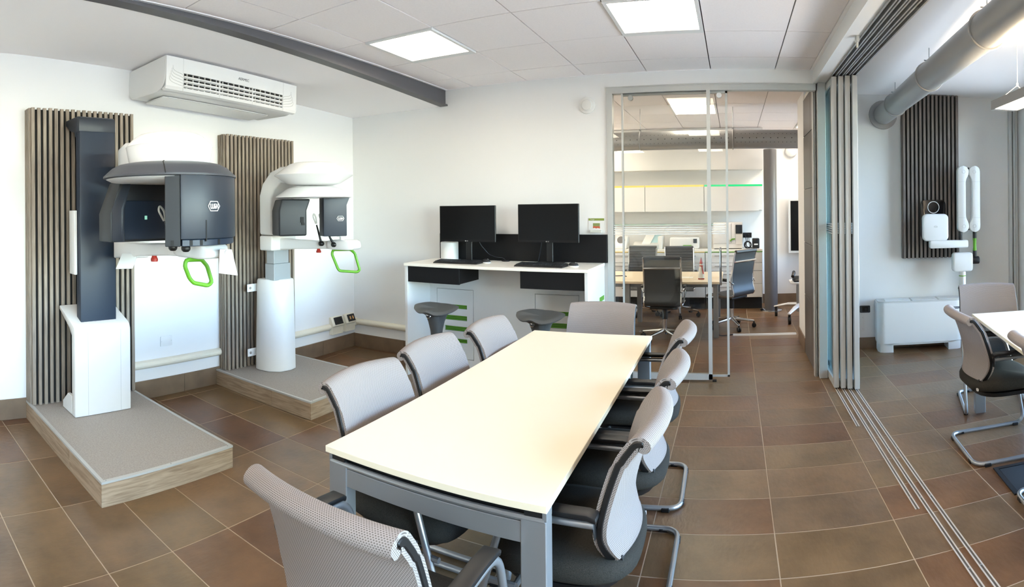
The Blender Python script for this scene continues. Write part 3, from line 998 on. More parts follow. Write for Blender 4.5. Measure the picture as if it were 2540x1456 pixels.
MB().loft([[(-2.355, 1.758, 1.352), (-2.34, 1.828, 1.346), (-2.352, 1.838, 1.346), (-2.367, 1.768, 1.352)], [(-2.335, 1.735, 1.225), (-2.315, 1.848, 1.206), (-2.327, 1.858, 1.206), (-2.347, 1.745, 1.225)]]).build('hand_shield', 'white_gloss', m1, bevel=.004, seg=2)
MB().cyl((-2.42, 1.80, 1.33), (-2.34, 1.80, 1.328), .018, None, 12).build('shield_pin', 'white_gloss', m1)

# ------------------------------------------------------------------ smaller scanner (white)
A2 = Vector((-3.1, 3.27, 0))
m2 = thing('dental_scanner', 'smaller white dental x-ray scanner with dark boxes in the corner', 'x-ray scanner', (-3.7, 3.38, PH))
bp2 = [(-3.80, 3.24), (-3.74, 3.23), (-3.64, 3.25), (-3.565, 3.32), (-3.545, 3.42), (-3.565, 3.50), (-3.65, 3.54), (-3.80, 3.54)]
cxb, cyb = -3.68, 3.385
def sc_(k, z): return [(cxb + (p[0] - cxb) * k, cyb + (p[1] - cyb) * k, z) for p in bp2]
MB().loft([sc_(1.03, zb), sc_(1.03, zb + .01), sc_(1.0, .5), sc_(.95, .93), sc_(.9, .945)]).build('base_cover', 'white_satin', m2, bevel=.006, seg=2, angle=50)
for zz in (.28, .86):
    B(-3.83, -3.822, 3.16, 3.30, zz - .035, zz + .035).build('wall_tab', 'white_satin', m2, bevel=.004, seg=1)
    MB().cyl((-3.823, 3.19, zz), (-3.817, 3.19, zz), .012, None, 14).build('tab_bolt', 'chrome', m2)
B(-3.70, -3.58, 3.265, 3.465, .94, 1.085).build('lower_column', 'column_silver', m2, bevel=.004, seg=1)
B(-3.69, -3.59, 3.275, 3.455, 1.085, 1.215).build('upper_column', 'column_silver', m2, bevel=.004, seg=1)
B(-3.70, -3.54, 3.20, 3.50, 1.205, 1.335).build('yoke_base', 'white_satin', m2, bevel=.015, seg=3)
yp = [(-3.70, 1.342), (-3.54, 1.342), (-3.54, 1.66), (-3.51, 1.73), (-3.43, 1.79), (-3.20, 1.79), (-3.20, 1.925), (-3.43, 1.925), (-3.56, 1.885), (-3.66, 1.79), (-3.70, 1.69)]
MB().prism(yp, 'y', 3.20, 3.45).build('yoke', 'white_satin', m2, bevel=.02, seg=3)
vd = Vector((A2.x, A2.y, 0)).normalized(); rd = Vector((vd.y, -vd.x, 0))
a2 = atan2(rd.y, rd.x)
MB().lathe([(.0, 1.755), (.16, 1.756), (.22, 1.772), (.318, 1.832), (.322, 1.838), (.31, 1.846), (.20, 1.925), (.15, 1.940), (.0, 1.946)], c=(A2.x, A2.y, 0), n=56, p=2.35, a0=a2, sy=.86).build('top_cover', 'white_gloss', m2, angle=30)
MB().lathe([(.0, 1.650), (.29, 1.652), (.309, 1.658), (.309, 1.664), (.22, 1.728), (.17, 1.744), (.0, 1.756)], c=(A2.x, A2.y, 0), n=56, p=2.3, a0=a2, sy=.86).build('rotor_cover', 'white_gloss', m2, angle=30)
def orient(c, ang): return Matrix.Translation(c) @ Matrix.Rotation(ang, 4, 'Z')
aa = a2 - radians(20)
tm = MB().loft([[(-.115, -.13, 0), (.115, -.13, 0), (.115, .10, 0), (-.115, .10, 0)], [(-.115, -.13, .20), (.115, -.13, .20), (.115, .10, .20), (-.115, .10, .20)], [(-.09, -.125, .292), (.15, -.125, .292), (.15, .09, .292), (-.09, .09, .292)]])
tm.xf(orient(A2 - rd * .205 + Vector((0, 0, 1.352)) + vd * -.03, a2 + radians(18)))
tm.build('tube_head', 'anthracite_dark', m2, bevel=.014, seg=3)
vm = MB().box(.062, .088, -.136, -.128, .105, .15).box(.07, .096, -.136, -.128, .085, .105)
vm.xf(orient(A2 - rd * .205 + Vector((0, 0, 1.352)) + vd * -.03, a2 + radians(18)))
vm.build('vent_slot', 'black_matt', m2, smooth=False)
dm = MB().loft([[(-.095, -.075, 0), (.10, -.075, 0), (.10, .06, 0), (-.095, .06, 0)], [(-.095, -.075, .25), (.10, -.075, .25), (.10, .06, .25), (-.095, .06, .25)], [(-.095, -.075, .312), (.125, -.08, .312), (.125, .06, .312), (-.095, .06, .312)]])
dmx = orient(A2 + rd * .150 + Vector((0, 0, 1.345)) - vd * .03, a2 + radians(-14) + radians(28))
dm.xf(dmx).build('detector_housing', 'anthracite', m2, bevel=.008, seg=2)
X_ = (dmx.to_3x3() @ Vector((1, 0, 0))); N_ = (dmx.to_3x3() @ Vector((0, -1, 0)))
logo_wh(m2, dmx @ Vector((.045, -.0755, .142)), X_, N_, .040)
# support arm of the smaller scanner
Q0, Q1 = Vector((-3.58, 3.36, 0)), Vector((-2.87, 3.52, 0))
d2 = (Q1 - Q0).normalized(); s2 = Vector((-d2.y, d2.x, 0))
rings = []
for t, zc, hh, hw in ((0, 1.262, .05, .07), (.2, 1.262, .04, .05), (.6, 1.262, .032, .045), (.72, 1.268, .036, .055)):
    c = Q0.lerp(Q1, t)
    rings.append([c + s2 * a * hw + Vector((0, 0, zc + b * hh)) for a, b in ((-1, -1), (1, -1), (1, 1), (-1, 1))])
MB().loft(rings).build('support_arm', 'white_gloss', m2, bevel=.01, seg=3)
rings = []
for t, zc, hh, hw in ((.68, 1.268, .03, .05), (.76, 1.270, .04, .085), (.98, 1.268, .04, .09), (1.02, 1.262, .03, .085), (1.04, 1.256, .016, .07)):
    c = Q0.lerp(Q1, t) - s2 * .02
    rings.append([c + s2 * a * hw + Vector((0, 0, zc + b * hh)) for a, b in ((-1, -1), (1, -1), (1, 1), (-1, 1))])
MB().loft(rings).build('chin_tray', 'white_gloss', m2, bevel=.012, seg=3)
c1 = Q0.lerp(Q1, .60) - s2 * .055; c2 = Q0.lerp(Q1, .80) - s2 * .10
temple_rod(m2, (c1.x, c1.y, 1.275), (c1.x - .005, c1.y - .01, 1.32), (c1.x - .03, c1.y - .05, 1.50))
temple_rod(m2, (c2.x, c2.y, 1.272), (c2.x - .02, c2.y - .02, 1.32), (c2.x - .08, c2.y - .07, 1.50))
c3 = Q0.lerp(Q1, .82)
MB().box(c3.x - .012, c3.x + .012, c3.y - .012, c3.y + .012, 1.30, 1.335).box(c3.x - .02, c3.x + .02, c3.y - .04, c3.y + .04, 1.335, 1.345).build('chin_rest', 'white_satin', m2, bevel=.003, seg=1)
MB().lathe([(.02, 1.2), (.022, 1.212), (.016, 1.222), (.010, 1.24)], c=(-3.19, 3.42, -.004), n=14).build('stop_button', 'red_plastic', m2)
hb = Q0.lerp(Q1, .86)
hq = [(-.085, 1.225), (.06, 1.225), (.095, 1.195), (.135, 1.055), (.115, 1.038), (-.03, 1.05), (-.045, 1.065), (-.095, 1.19)]
MB().tube(fillet([hb + rd * (a - .01) + Vector((0, 0, z)) for a, z in hq], .013, 2, True), .0112, 10, closed=True).build('grip_handle', 'green_paint', m2)
cbl = thing('scanner_cable', 'thin white coiled cable hanging beside the slat panel in the corner', 'cable', (XL + .03, 3.87, .66))
pts = [(XL + .03 + .006 * cos(k * 1.3), 3.868 + .006 * sin(k * 1.3), 1.22 - k * .0048) for k in range(75)]
pts += [(XL + .03, 3.88 + .03 * sin(k / 12 * pi), .86 - .2 * k / 12) for k in range(1, 12)] + [(XL + .01, 3.845, .675)]
MB().tube(pts, .0028, 5).build('cord', 'white_satin', cbl)

# ------------------------------------------------------------------ ceiling fan-coil unit on the left
acz = 2.70
ac = thing('air_conditioner', 'white ceiling air conditioner with a three-part grille above the scanners', 'air conditioner', (XL, 2.10, acz))
ac.rotation_euler = (-.0385, 0, 0)
def acb(mb, name, mat, **k): return mb.build(name, mat, ac, world=False, **k)
D, Hh, Ln = .585, .250, 1.325
pf = [(.001, 0), (.001, -Hh + .11)] + arc(.09, -Hh + .10, .09, pi, 1.5 * pi, 6)[1:] + [(D - .13, -Hh)] + arc(D - .13, -Hh + .12, .12, -pi / 2, 0, 8)[1:] + [(D - .012, 0)]
acb(MB().prism(pf, 'y', 0.012, Ln - .012), 'body', 'white_satin', angle=30)
pe = [(0.0, 0), (0.0, -Hh + .11)] + arc(.09, -Hh + .10, .092, pi, 1.5 * pi, 6)[1:] + [(D - .13, -Hh - .002)] + arc(D - .13, -Hh + .12, .122, -pi / 2, 0, 8)[1:] + [(D - .006, 0)]
for a, b in ((0, .012), (Ln - .012, Ln)):
    acb(MB().prism(pe, 'y', a, b), 'end_cap', 'white_satin', bevel=.003, seg=1)
fx0, fx1 = D - .010, D + .004
gy0, gy1, gz0, gz1 = .155, Ln - .165, -.222, -.112
fa = MB()
fa.box(fx0, fx1, .002, Ln - .002, gz1, -.003)
fcur = [(fx1, gz0)] + [(fx1 - .012, gz0 - .022), (fx1 - .045, gz0 - .030), (fx0 - .045, gz0 - .018), (fx0, gz0)]
fa.box(fx0, fx1, .002, gy0, gz0, gz1).box(fx0, fx1, gy1, Ln - .002, gz0, gz1)
fa.prism(fcur, 'y', .002, Ln - .002)
acb(fa, 'fascia', 'white_satin', smooth=False)
acb(B(fx0 - .002, fx0 + .001, gy0, gy1, gz0, gz1), 'grille_recess', 'black_matt', smooth=False)
secs = [gy0 + (gy1 - gy0) * k / 3 for k in range(4)]
for k in range(3):
    a, b = secs[k] + .004, secs[k + 1] - .004
    for z in (gz0 + .012, gz0 + .045, gz0 + .078):
        lv = MB().loft([[(fx0 + .002, y, z - .004), (fx1 + .002, y, z + .004), (fx1 + .002, y, z + .012), (fx0 + .002, y, z + .006)] for y in (a, b)])
        acb(lv, 'louver', 'white_satin', smooth=False)
    for q in range(6):
        yy = a + (b - a) * (q + .5) / 6
        acb(B(fx0 + .001, fx1 - .003, yy - .0035, yy + .0035, gz0, gz1), 'fin', 'light_grey', smooth=False)
for y in secs[1:3]:
    acb(B(fx0, fx1 + .001, y - .004, y + .004, gz0, gz1), 'divider', 'white_satin', smooth=False)
for yy in (gy0 - .006, gy1 + .006, secs[1], secs[2]):
    acb(B(fx1, fx1 + .0006, yy - .0012, yy + .0012, -.245 if yy in secs else -.25, -.003 if yy not in secs else gz0), 'seam', 'light_grey', smooth=False)
for sgn, yc in ((-1, gy0 - .006), (1, gy1 + .006)):
    for k in range(5):
        r0 = .05 + .0 * k
        pts = [(fx1 + .0008, yc + sgn * (.02 + .10 * (1 - (t / 8) ** 2.2) - .02 * (4 - k) * .35), -.060 - .021 * k - .055 * (t / 8) ** .5 - .008) for t in range(9)]
        pts[-1] = (fx1 + .0008, yc + sgn * .002, pts[-1][2] - .004)
        acb(MB().tube(pts, .0016, 4), 'relief_line', 'light_grey')
lt = text('logo_lettering', 'AERMEC', .030, 'anthracite', ac, (0, 0, 0), (pi / 2, 0, pi / 2), .0004)
lt.location = (fx1 + .0008, gy0 + (gy1 - gy0) * .57, -.062)
acb(MB().prism([(.10, -Hh - .002), (.385, -Hh - .002), (.36, -Hh - .016), (.12, -Hh - .018)], 'y', .10, Ln - .14), 'intake_cover', 'white_satin', bevel=.006, seg=2)
acb(B(.362, .392, .135, Ln - .16, -Hh - .010, -Hh - .0035), 'intake_strip', 'white_gloss', bevel=.003, seg=1)

# ------------------------------------------------------------------ standing desk on the back wall
DZ, DX0, DX1, DF, DB = 1.052, -2.925, -1.165, 4.30, 4.895
dk = thing('standing_desk', 'white standing desk along the back wall with two black drawers', 'desk', (-2.05, 4.6, 0))
B(DX0, DX1, DF, DB, DZ - .026, DZ).build('desktop', 'cream_laminate', dk, bevel=.002, seg=1)
for a, b in ((DX0 + .004, DX0 + .032), (DX1 - .032, DX1 - .004)):
    B(a, b, DF + .012, DB, .0, DZ - .027).build('side_panel', 'white_satin', dk, bevel=.0015, seg=1)
MB().box(DX0 + .033, -2.815, 4.72, 4.74, .02, DZ - .027).box(-2.408, -1.78, 4.72, 4.74, .02, DZ - .027).box(-1.36, DX1 - .033, 4.72, 4.74, .02, DZ - .027).box(-2.815, -2.408, 4.72, 4.74, .775, DZ - .027).box(-1.78, -1.36, 4.72, 4.74, .775, DZ - .027).box(-2.815, -2.408, 4.72, 4.74, .02, .1).box(-1.78, -1.36, 4.72, 4.74, .02, .1).build('modesty_panel', 'white_satin', dk, smooth=False)
for xa, xb in ((-2.811, -2.412), (-1.776, -1.364)):
    sx0, sx1 = xa + .085, xb - .068
    zs = [(.254, .293), (.367, .413), (.471, .518), (.584, .623)]
    dm_ = MB()
    cur = .104
    for z0, z1 in zs:
        dm_.box(xa, xb, 4.721, 4.738, cur, z0); dm_.box(xa, sx0, 4.721, 4.738, z0, z1); dm_.box(sx1, xb, 4.721, 4.738, z0, z1); cur = z1
    dm_.box(xa, xb, 4.721, 4.738, cur, .771)
    d_ = dm_.build('cabinet_door', 'white_satin', dk, smooth=False)
    for z0, z1 in zs:
        B(sx0 - .002, sx1 + .002, 4.7365, 4.7395, z0 - .002, z1 + .002).build('slot_back', 'green_dark', d_, smooth=False)
        for k in range(3):
            zz = z0 + (z1 - z0) * (k + .5) / 3
            B(sx0, sx1, 4.729, 4.7364, zz - .0035, zz + .0035).build('slot_rib', 'green_paint', d_, smooth=False)
B(DX1 - .0035, DX1 - .0005, 4.70, 4.86, .725, .765).build('side_slot', 'green_paint', dk, smooth=False)
for xa, xb in ((-2.892, -2.345), (-1.762, -1.199)):
    B(xa, xb, DF + .022, DF + .042, .878, DZ - .028).build('drawer_front', 'black_laminate', dk, bevel=.0015, seg=1)
    B(xa + .003, xb - .003, DF + .048, 4.715, .882, DZ - .028).build('drawer_box', 'black_laminate', dk, smooth=False)
bkp = thing('splash_board', 'long black splash panel standing behind the monitors', 'panel', (-2.0, 4.9, DZ))
B(-2.868, -1.139, 4.876, 4.908, DZ, 1.308).build('panel', 'black_laminate', bkp, bevel=.002, seg=1)

def make_monitor():
    t = thing('monitor', '', 'monitor', (0, 0, 0), 0, 'monitors on the standing desk')
    B(-.29, .29, -.012, .012, .190, .533).build('housing', 'black_plastic', t, world=False, bevel=.003, seg=1)
    B(-.284, .284, -.0135, -.0125, .208, .528).build('screen', 'screen_black', t, world=False, smooth=False)
    B(-.287, .287, -.0138, -.0125, .1905, .2065).build('chin', 'black_laminate', t, world=False, smooth=False)
    MB().cyl((-.0145, -.0142, .1985), (-.0145, -.0136, .1985), .005, None, 12).build('logo_disc', 'light_grey', t, world=False)
    l = text('logo_lettering', 'LG', .0125, 'light_grey', t, (0, 0, 0), (pi / 2, 0, 0), .0003)
    l.location = (.004, -.0142, .1985)
    B(-.06, .06, .012, .04, .30, .42).build('mount', 'black_plastic', t, world=False, bevel=.004, seg=1)
    B(-.03, .03, .030, .052, .012, .40).build('stand_neck', 'black_plastic', t, world=False, bevel=.003, seg=1)
    B(-.12, .12, -.05, .11, 0, .012).build('stand_foot', 'black_plastic', t, world=False, bevel=.004, seg=1)
    return t
mo = make_monitor()
mo.location = (-2.437, 4.665, DZ); mo.rotation_euler = (0, 0, radians(3))
mo['label'] = 'left black monitor, in front of the white cylinder on the desk'
mo2 = copy_tree(mo); mo2.location = (-1.622, 4.655, DZ + .006); mo2.rotation_euler = (0, 0, radians(-2)); mo2['label'] = 'right black monitor, nearer the glass partition'
wt = thing('speaker_tower', 'white rounded cylinder standing behind the left monitor', 'speaker', (-2.70, 4.78, DZ))
MB().lathe([(.085, 0), (.088, .004), (.088, .172), (.083, .178), (0, .178)], c=(-2.70, 4.782, DZ), n=36).build('body', 'white_satin', wt)
def make_keyboard():
    t = thing('keyboard', '', 'keyboard', (0, 0, 0), 0, 'keyboards')
    MB().prism([(-.075, 0), (.085, 0), (.085, .024), (-.055, .014), (-.075, .004)], 'x', -.222, .222).build('case', 'black_plastic', t, world=False, bevel=.003, seg=1)
    k = MB()
    for r in range(5):
        yy = -.048 + r * .026; zz = .0145 + (yy + .055) * .0714
        for c in range(19):
            if c in (14, 15) and r in (2,): continue
            k.box(-.213 + c * .0225, -.213 + c * .0225 + .018, yy, yy + .02, zz - .002, zz + .006)
    k.build('keys', 'anthracite_dark', t, world=False, smooth=False, kind='stuff')
    return t
kb = make_keyboard(); kb.location = (-2.455, 4.50, DZ); kb.rotation_euler = (0, 0, radians(2)); kb['label'] = 'black keyboard below the left monitor'
kb2 = copy_tree(kb); kb2.location = (-1.63, 4.47, DZ); kb2.rotation_euler = (0, 0, radians(-3)); kb2['label'] = 'black keyboard below the right monitor'
def make_mouse():
    t = thing('mouse', '', 'mouse', (0, 0, 0), 0, 'computer mice')
    MB().lathe([(.030, 0), (.034, .005), (.033, .012), (.0, .014)], n=20, sx=.9, sy=1.5).build('underside', 'white_gloss', t, world=False)
    MB().lathe([(.032, .011), (.031, .022), (.024, .033), (.012, .038), (0, .039)], n=20, sx=.9, sy=1.5).build('shell', 'anthracite_dark', t, world=False)
    MB().cyl((0, -.03, .030), (0, -.018, .038), .004, None, 8).build('wheel', 'light_grey', t, world=False)
    return t
mu = make_mouse(); mu.location = (-2.21, 4.60, DZ); mu.rotation_euler = (0, 0, radians(70)); mu['label'] = 'dark mouse with white underside beside the left keyboard'
mu2 = copy_tree(mu); mu2.location = (-1.345, 4.50, DZ); mu2.rotation_euler = (0, 0, radians(75)); mu2['label'] = 'dark mouse with white underside beside the right keyboard'
hb_ = thing('usb_hub', 'small flat black hub on the desk between the monitors', 'hub', (-2.11, 4.82, DZ))
MB().lathe([(.03, 0), (.034, .003), (.032, .010), (0, .012)], c=(-2.11, 4.82, DZ), n=20, sx=1.2).build('case', 'black_plastic', hb_)
for nm, lab, pts in (('monitor_cable', 'thin dark cable looping behind the left monitor to the hub', [(-2.40, 4.73, 1.34), (-2.36, 4.80, 1.2), (-2.30, 4.85, 1.11), (-2.22, 4.85, 1.085), (-2.15, 4.84, 1.085), (-2.11, 4.82, DZ + .011)]),
                     ('monitor_cable', 'thin dark cable dropping behind the right monitor', [(-1.70, 4.72, 1.33), (-1.74, 4.80, 1.22), (-1.78, 4.86, 1.12), (-1.80, 4.868, DZ + .004)])):
    t = thing(nm, lab, 'cable', pts[-1], 0, 'monitor cables')
    MB().tube(fillet(pts, .03, 4), .0032, 6).build('cord', 'anthracite', t)
# information holder on the wall
ih = thing('info_holder', 'clear wall holder with a green-topped information card', 'sign', (-1.24, YB, 1.33))
B(-1.318, -1.168, YB - .004, YB - .001, 1.325, 1.462).build('back_plate', 'white_satin', ih, smooth=False)
B(-1.316, -1.170, YB - .0055, YB - .004, 1.436, 1.456).build('green_band', M('card_green', (132, 148, 66), .6), ih, smooth=False)
tx = text('lettering', 'Tengar', .015, 'white_gloss', ih, (-1.28, YB - .0058, 1.446), (pi / 2, 0, 0), .0002)
B(-1.275, -1.210, YB - .0055, YB - .004, 1.385, 1.412).build('picture_top', M('card_olive', (128, 140, 84), .6), ih, smooth=False)
MB().prism([(-1.275, 1.384), (-1.275, 1.366), (-1.26, 1.37), (-1.245, 1.364), (-1.23, 1.369), (-1.210, 1.362), (-1.210, 1.384)], 'y', YB - .0055, YB - .004).build('picture_base', M('card_red', (196, 92, 60), .6), ih, smooth=False)
B(-1.295, -1.19, YB - .03, YB - .006, 1.325, 1.350).build('tray', 'clear_plastic', ih, bevel=.003, seg=1)

# ------------------------------------------------------------------ saddle stools
def make_stool():
    t = thing('saddle_stool', '', 'stool', (0, 0, 0), 0, 'saddle stools')
    top, n, m = [], 40, 7
    def zt(x, y): return .706 + .42 * x * x + .16 * y + .026 * math.exp(-(((x + .04) / .05) ** 2 + ((y + .15) / .07) ** 2)) + .012 * (x < 0) * min(1, -x / .1) * (y > 0)
    rings = []
    for k in range(m):
        s = .06 + .94 * k / (m - 1)
        rings.append([(.188 * s * c_, .155 * s * s_, zt(.188 * s * c_, .155 * s * s_) - (.012 if k == m - 1 else 0)) for c_, s_ in
                      [(cos(2 * pi * j / n) * (1 + .06 * cos(4 * pi * j / n)), sin(2 * pi * j / n)) for j in range(n)]])
    for s, dz in ((.985, .020), (.82, .028), (.64, .040), (.50, .068), (.38, .12), (.28, .20), (.235, .28)):
        rr_ = []
        for j in range(n):
            c_, s_ = cos(2 * pi * j / n), sin(2 * pi * j / n)
            z = zt(.188 * s * c_, .155 * s * s_) if s > .6 else .712
            x = .188 * s * c_ if s > .4 else (.188 * s * c_)
            yv = .155 * s * s_ if s > .4 else (.188 * s * s_)
            rr_.append((x, yv, z - dz))
        rings.append(rr_)
    MB().loft(rings).build('seat', 'grey_plastic', t, world=False, angle=50)
    MB().lathe([(.17, 0), (.175, .012), (.16, .03), (.06, .05), (.044, .09), (.044, .2), (.0435, .44)], n=32).build('base', 'grey_plastic', t, world=False)
    MB().lathe([(.0, -.006), (.020, -.004), (.024, 0), (.018, .004), (.012, .0)], n=18).xf(Matrix.Translation((-.045, -.082, .652)) @ Matrix.Rotation(radians(70), 4, 'X')).build('height_lever', 'chrome', t, world=False)
    return t
so = make_stool(); so.location = (-2.44, 4.08, 0); so.rotation_euler = (0, 0, radians(12)); so['label'] = 'grey saddle stool under the left drawer of the desk'
so2 = copy_tree(so); so2.location = (-1.50, 4.10, 0); so2.rotation_euler = (0, 0, radians(4)); so2['label'] = 'grey saddle stool under the right drawer of the desk'

# ------------------------------------------------------------------ meeting table
def meeting_table(label, x0, x1, y0, y1, loc, rotz, zt=.737, topmat='cream_table'):
    t = thing('meeting_table', label, 'table', loc, rotz)
    b = lambda mb, nme, mat, **k: mb.build(nme, mat, t, world=False, **k)
    b(B(x0, x1, y0, y1, zt - .022, zt), 'tabletop', topmat, bevel=.0015, seg=1)
    L_, Wd = .078, .052
    for xs in (0, 1):
        for ys_ in (0, 1):
            xa = x0 + .006 if xs == 0 else x1 - .006 - L_
            ya = y0 + .012 if ys_ == 0 else y1 - .012 - Wd
            lg = b(B(xa, xa + L_, ya, ya + Wd, .012, zt - .052), 'leg', 'silver_paint', bevel=.003, seg=1)
            B(xa + .01, xa + L_ - .01, ya + .006, ya + Wd - .006, 0, .012).build('foot', 'chrome', lg, world=False, smooth=False)
            B(xa + .012, xa + L_ - .012, ya + .004, ya + Wd - .004, zt - .052, zt - .022).build('spacer', 'black_plastic', lg, world=False, smooth=False)
            xo = xa if xs == 0 else xa + L_ - .012
            B(xo, xo + .012, ya + .002, ya + Wd - .002, zt - .053, zt - .026).build('end_plate', 'silver_paint', lg, world=False, smooth=False)
    for ya in (y0 + .012, y1 - .012 - Wd):
        b(MB().prism([(x0 + .010, zt - .064), (x1 - .010, zt - .064), (x1 - .006 - L_, zt - .124), (x0 + .006 + L_, zt - .124)], 'y', ya + .003, ya + Wd - .003), 'end_rail', 'silver_paint', bevel=.002, seg=1)
        yo = ya + .009 if ya < (y0 + y1) / 2 else ya + Wd - .009
        b(MB().cyl((x0 + .012, yo, zt - .0535), (x1 - .012, yo, zt - .0535), .0095, None, 12), 'end_rod', 'aluminium')
        b(B(x0 + .02, x1 - .02, ya + .02, ya + .035, zt - .066, zt - .022), 'rail_spacer', 'black_plastic', smooth=False)
    for xa in (x0 + .10, x1 - .15):
        b(B(xa, xa + .05, y0 + .066, y1 - .066, zt - .085, zt - .024), 'side_rail', 'silver_paint', smooth=False)
    return t
meeting_table('long cream meeting table with silver legs in the foreground', -.395, .395, -1.024, 1.024, (-.910, 2.443, 0), radians(.4))

# ------------------------------------------------------------------ mesh-backed cantilever chairs
RAIL = [(-.300, .866), (-.288, .873), (-.272, .868), (-.255, .848), (-.232, .815), (-.208, .757), (-.184, .683), (-.167, .61), (-.166, .55), (-.185, .492), (-.196, .474)]
def rail_pts(k=3):
    pts = [Vector((0, p[0], p[1])) for p in RAIL]
    out = []
    for i in range(len(pts) - 1):
        a, b = pts[i], pts[i + 1]
        p0 = pts[i - 1] if i else a - (b - a); p3 = pts[i + 2] if i + 2 < len(pts) else b + (b - a)
        for j in range(k):
            t = j / k
            out.append(.5 * ((2 * a) + (b - p0) * t + (2 * p0 - 5 * a + 4 * b - p3) * t * t + (3 * a - p0 - 3 * b + p3) * t ** 3))
    out.append(pts[-1])
    return out
def make_chair():
    t = thing('cantilever_chair', '', 'chair', (0, 0, 0), 0, 'mesh-backed cantilever chairs')
    b = lambda mb, nme, mat, par=t, **k: mb.build(nme, mat, par, world=False, **k)
    # seat cushion
    rings = []
    for s, z in ((.80, .405), (.93, .408), (1.0, .425), (1.0, .452), (.96, .47), (.82, .48), (.4, .484), (.02, .484)):
        ring = []
        for j in range(44):
            a = 2 * pi * j / 44
            q = (abs(cos(a)) ** 3.4 + abs(sin(a)) ** 3.4) ** (-1 / 3.4)
            x, y = q * cos(a), q * sin(a)
            wx = .245 * (1 + .04 * y)
            ring.append((x * wx * s, -.012 + y * .245 * s, z + (-.03 * max(0, y) ** 3 * s) + .016 * (x * x) * s))
        rings.append(ring)
    b(MB().loft(rings), 'seat', 'seat_fabric', angle=60)
    rings = []
    for s, z in ((.72, .372), (.88, .378), (.92, .404)):
        rings.append([(p[0] * .9 * s / .8, p[1] * .95 * s / .8 - .0, z) for p in [(x, y) for x, y, _ in
                      [((abs(cos(2 * pi * j / 32)) ** 3 + abs(sin(2 * pi * j / 32)) ** 3) ** (-1 / 3) * cos(2 * pi * j / 32) * .2, (abs(cos(2 * pi * j / 32)) ** 3 + abs(sin(2 * pi * j / 32)) ** 3) ** (-1 / 3) * sin(2 * pi * j / 32) * .2, 0) for j in range(32)]]])
    b(MB().loft(rings), 'seat_pan', 'black_plastic', angle=60)
    b(B(.165, .185, -.2375, -.229, .428, .442), 'care_label', 'white_satin', smooth=False)
    # back: two mesh sheets joined over a rolled top
    P = rail_pts(3)
    n = len(P)
    T = [(P[min(i + 1, n - 1)] - P[max(i - 1, 0)]).normalized() for i in range(n)]
    Nn = [Vector((0, -d.z, d.y)) for d in T]              # points towards the rear/down side
    off = .021
    loop = [P[i] - Nn[i] * off for i in range(n - 1, 0, -1)]
    c = P[0]; d0 = Nn[0]
    for k in range(0, 7):
        a = pi * k / 6
        loop.append(c - d0 * off * cos(a) - T[0] * off * sin(a))
    loop += [P[i] + Nn[i] * off for i in range(1, n)]
    al_ = [0]
    for i in range(1, len(loop)):
        al_.append(al_[-1] + (loop[i] - loop[i - 1]).length)
    def halfw(z):
        if z > .80: return .232
        if z > .62: return .232 + .006 * (.80 - z) / .18
        return .238 - .075 * ((.62 - z) / .15) ** 1.6
    cols = 15
    mb = MB(); uv = []
    for i, p in enumerate(loop):
        hw = halfw(max(.474, min(.9, p.z)))
        for j in range(cols):
            s = -1 + 2 * j / (cols - 1)
            sag = .036 * (1 - s * s)
            e = (abs(s) ** 8) * .0
            mb.v.append((s * hw, p.y - sag, p.z - .010 * (s * s) * (1 if p.z > .8 else 0)))
            uv.append((s * hw, al_[i]))
    for i in range(len(loop) - 1):
        for j in range(cols - 1):
            k = i * cols + j
            mb.f.append((k, k + 1, k + cols + 1, k + cols))
    mm = len(loop)
    for j in (0, cols - 1):                              # close the sides with a strip of the same cloth
        k0 = len(mb.v)
        for i in range(mm // 2):
            for ii, uu in ((i, 0.0), (mm - 1 - i, .042)):
                mb.v.append(mb.v[ii * cols + j]); uv.append((uu, al_[i]))
        for i in range(mm // 2 - 1):
            mb.f.append((k0 + 2 * i, k0 + 2 * i + 1, k0 + 2 * i + 3, k0 + 2 * i + 2))
    mb.uv = uv
    b(mb, 'backrest', 'mesh_fabric', smooth=True, angle=80)
    for sx in (-1, 1):
        r = MB(); rings = []
        for i in range(1, n):
            hw = halfw(P[i].z); wdt = .0095 if i > 1 else .0075
            if i > n - 8: wdt = .0088 + .010 * (i - (n - 8)) / 8
            x0, x1 = sx * (hw - .008), sx * (hw + .0045)
            dz = -.010 if P[i].z > .8 else 0
            q = [P[i] - Nn[i] * wdt, P[i] + Nn[i] * wdt]
            rings.append([(x0, q[0].y, q[0].z + dz), (x1, q[0].y, q[0].z + dz), (x1, q[1].y, q[1].z + dz), (x0, q[1].y, q[1].z + dz)])
        r.loft(rings)
        o = b(r, 'side_rail', 'black_plastic', bevel=.003, seg=1)
        MB().cyl((sx * (.232 + .003), P[1].y, P[1].z - .010), (sx * (.232 + .006), P[1].y, P[1].z - .010), .0035, None, 8).build('rail_screw', 'black_glass', o, world=False)
        # armrest pad, its bracket, and the tube that carries it down to the floor
        ar = b(MB().loft([[(sx * .262 - .022, y, z - .012), (sx * .262 + .022, y, z - .012), (sx * .262 + .026, y, z + .008), (sx * .262 - .026, y, z + .008)] for y, z in ((-.168, .655), (-.14, .662), (.02, .662), (.085, .656), (.10, .648))]), 'armrest', 'black_plastic', bevel=.006, seg=2)
        MB().loft([[(sx * (.246 - .01), y, z - .02), (sx * (.246 + .018), y, z - .02), (sx * (.246 + .018), y, z + .03), (sx * (.246 - .01), y, z + .03)] for y, z in ((-.158, .60), (-.15, .635))]).build('armrest_bracket', 'black_plastic', ar, world=False, bevel=.004, seg=1)
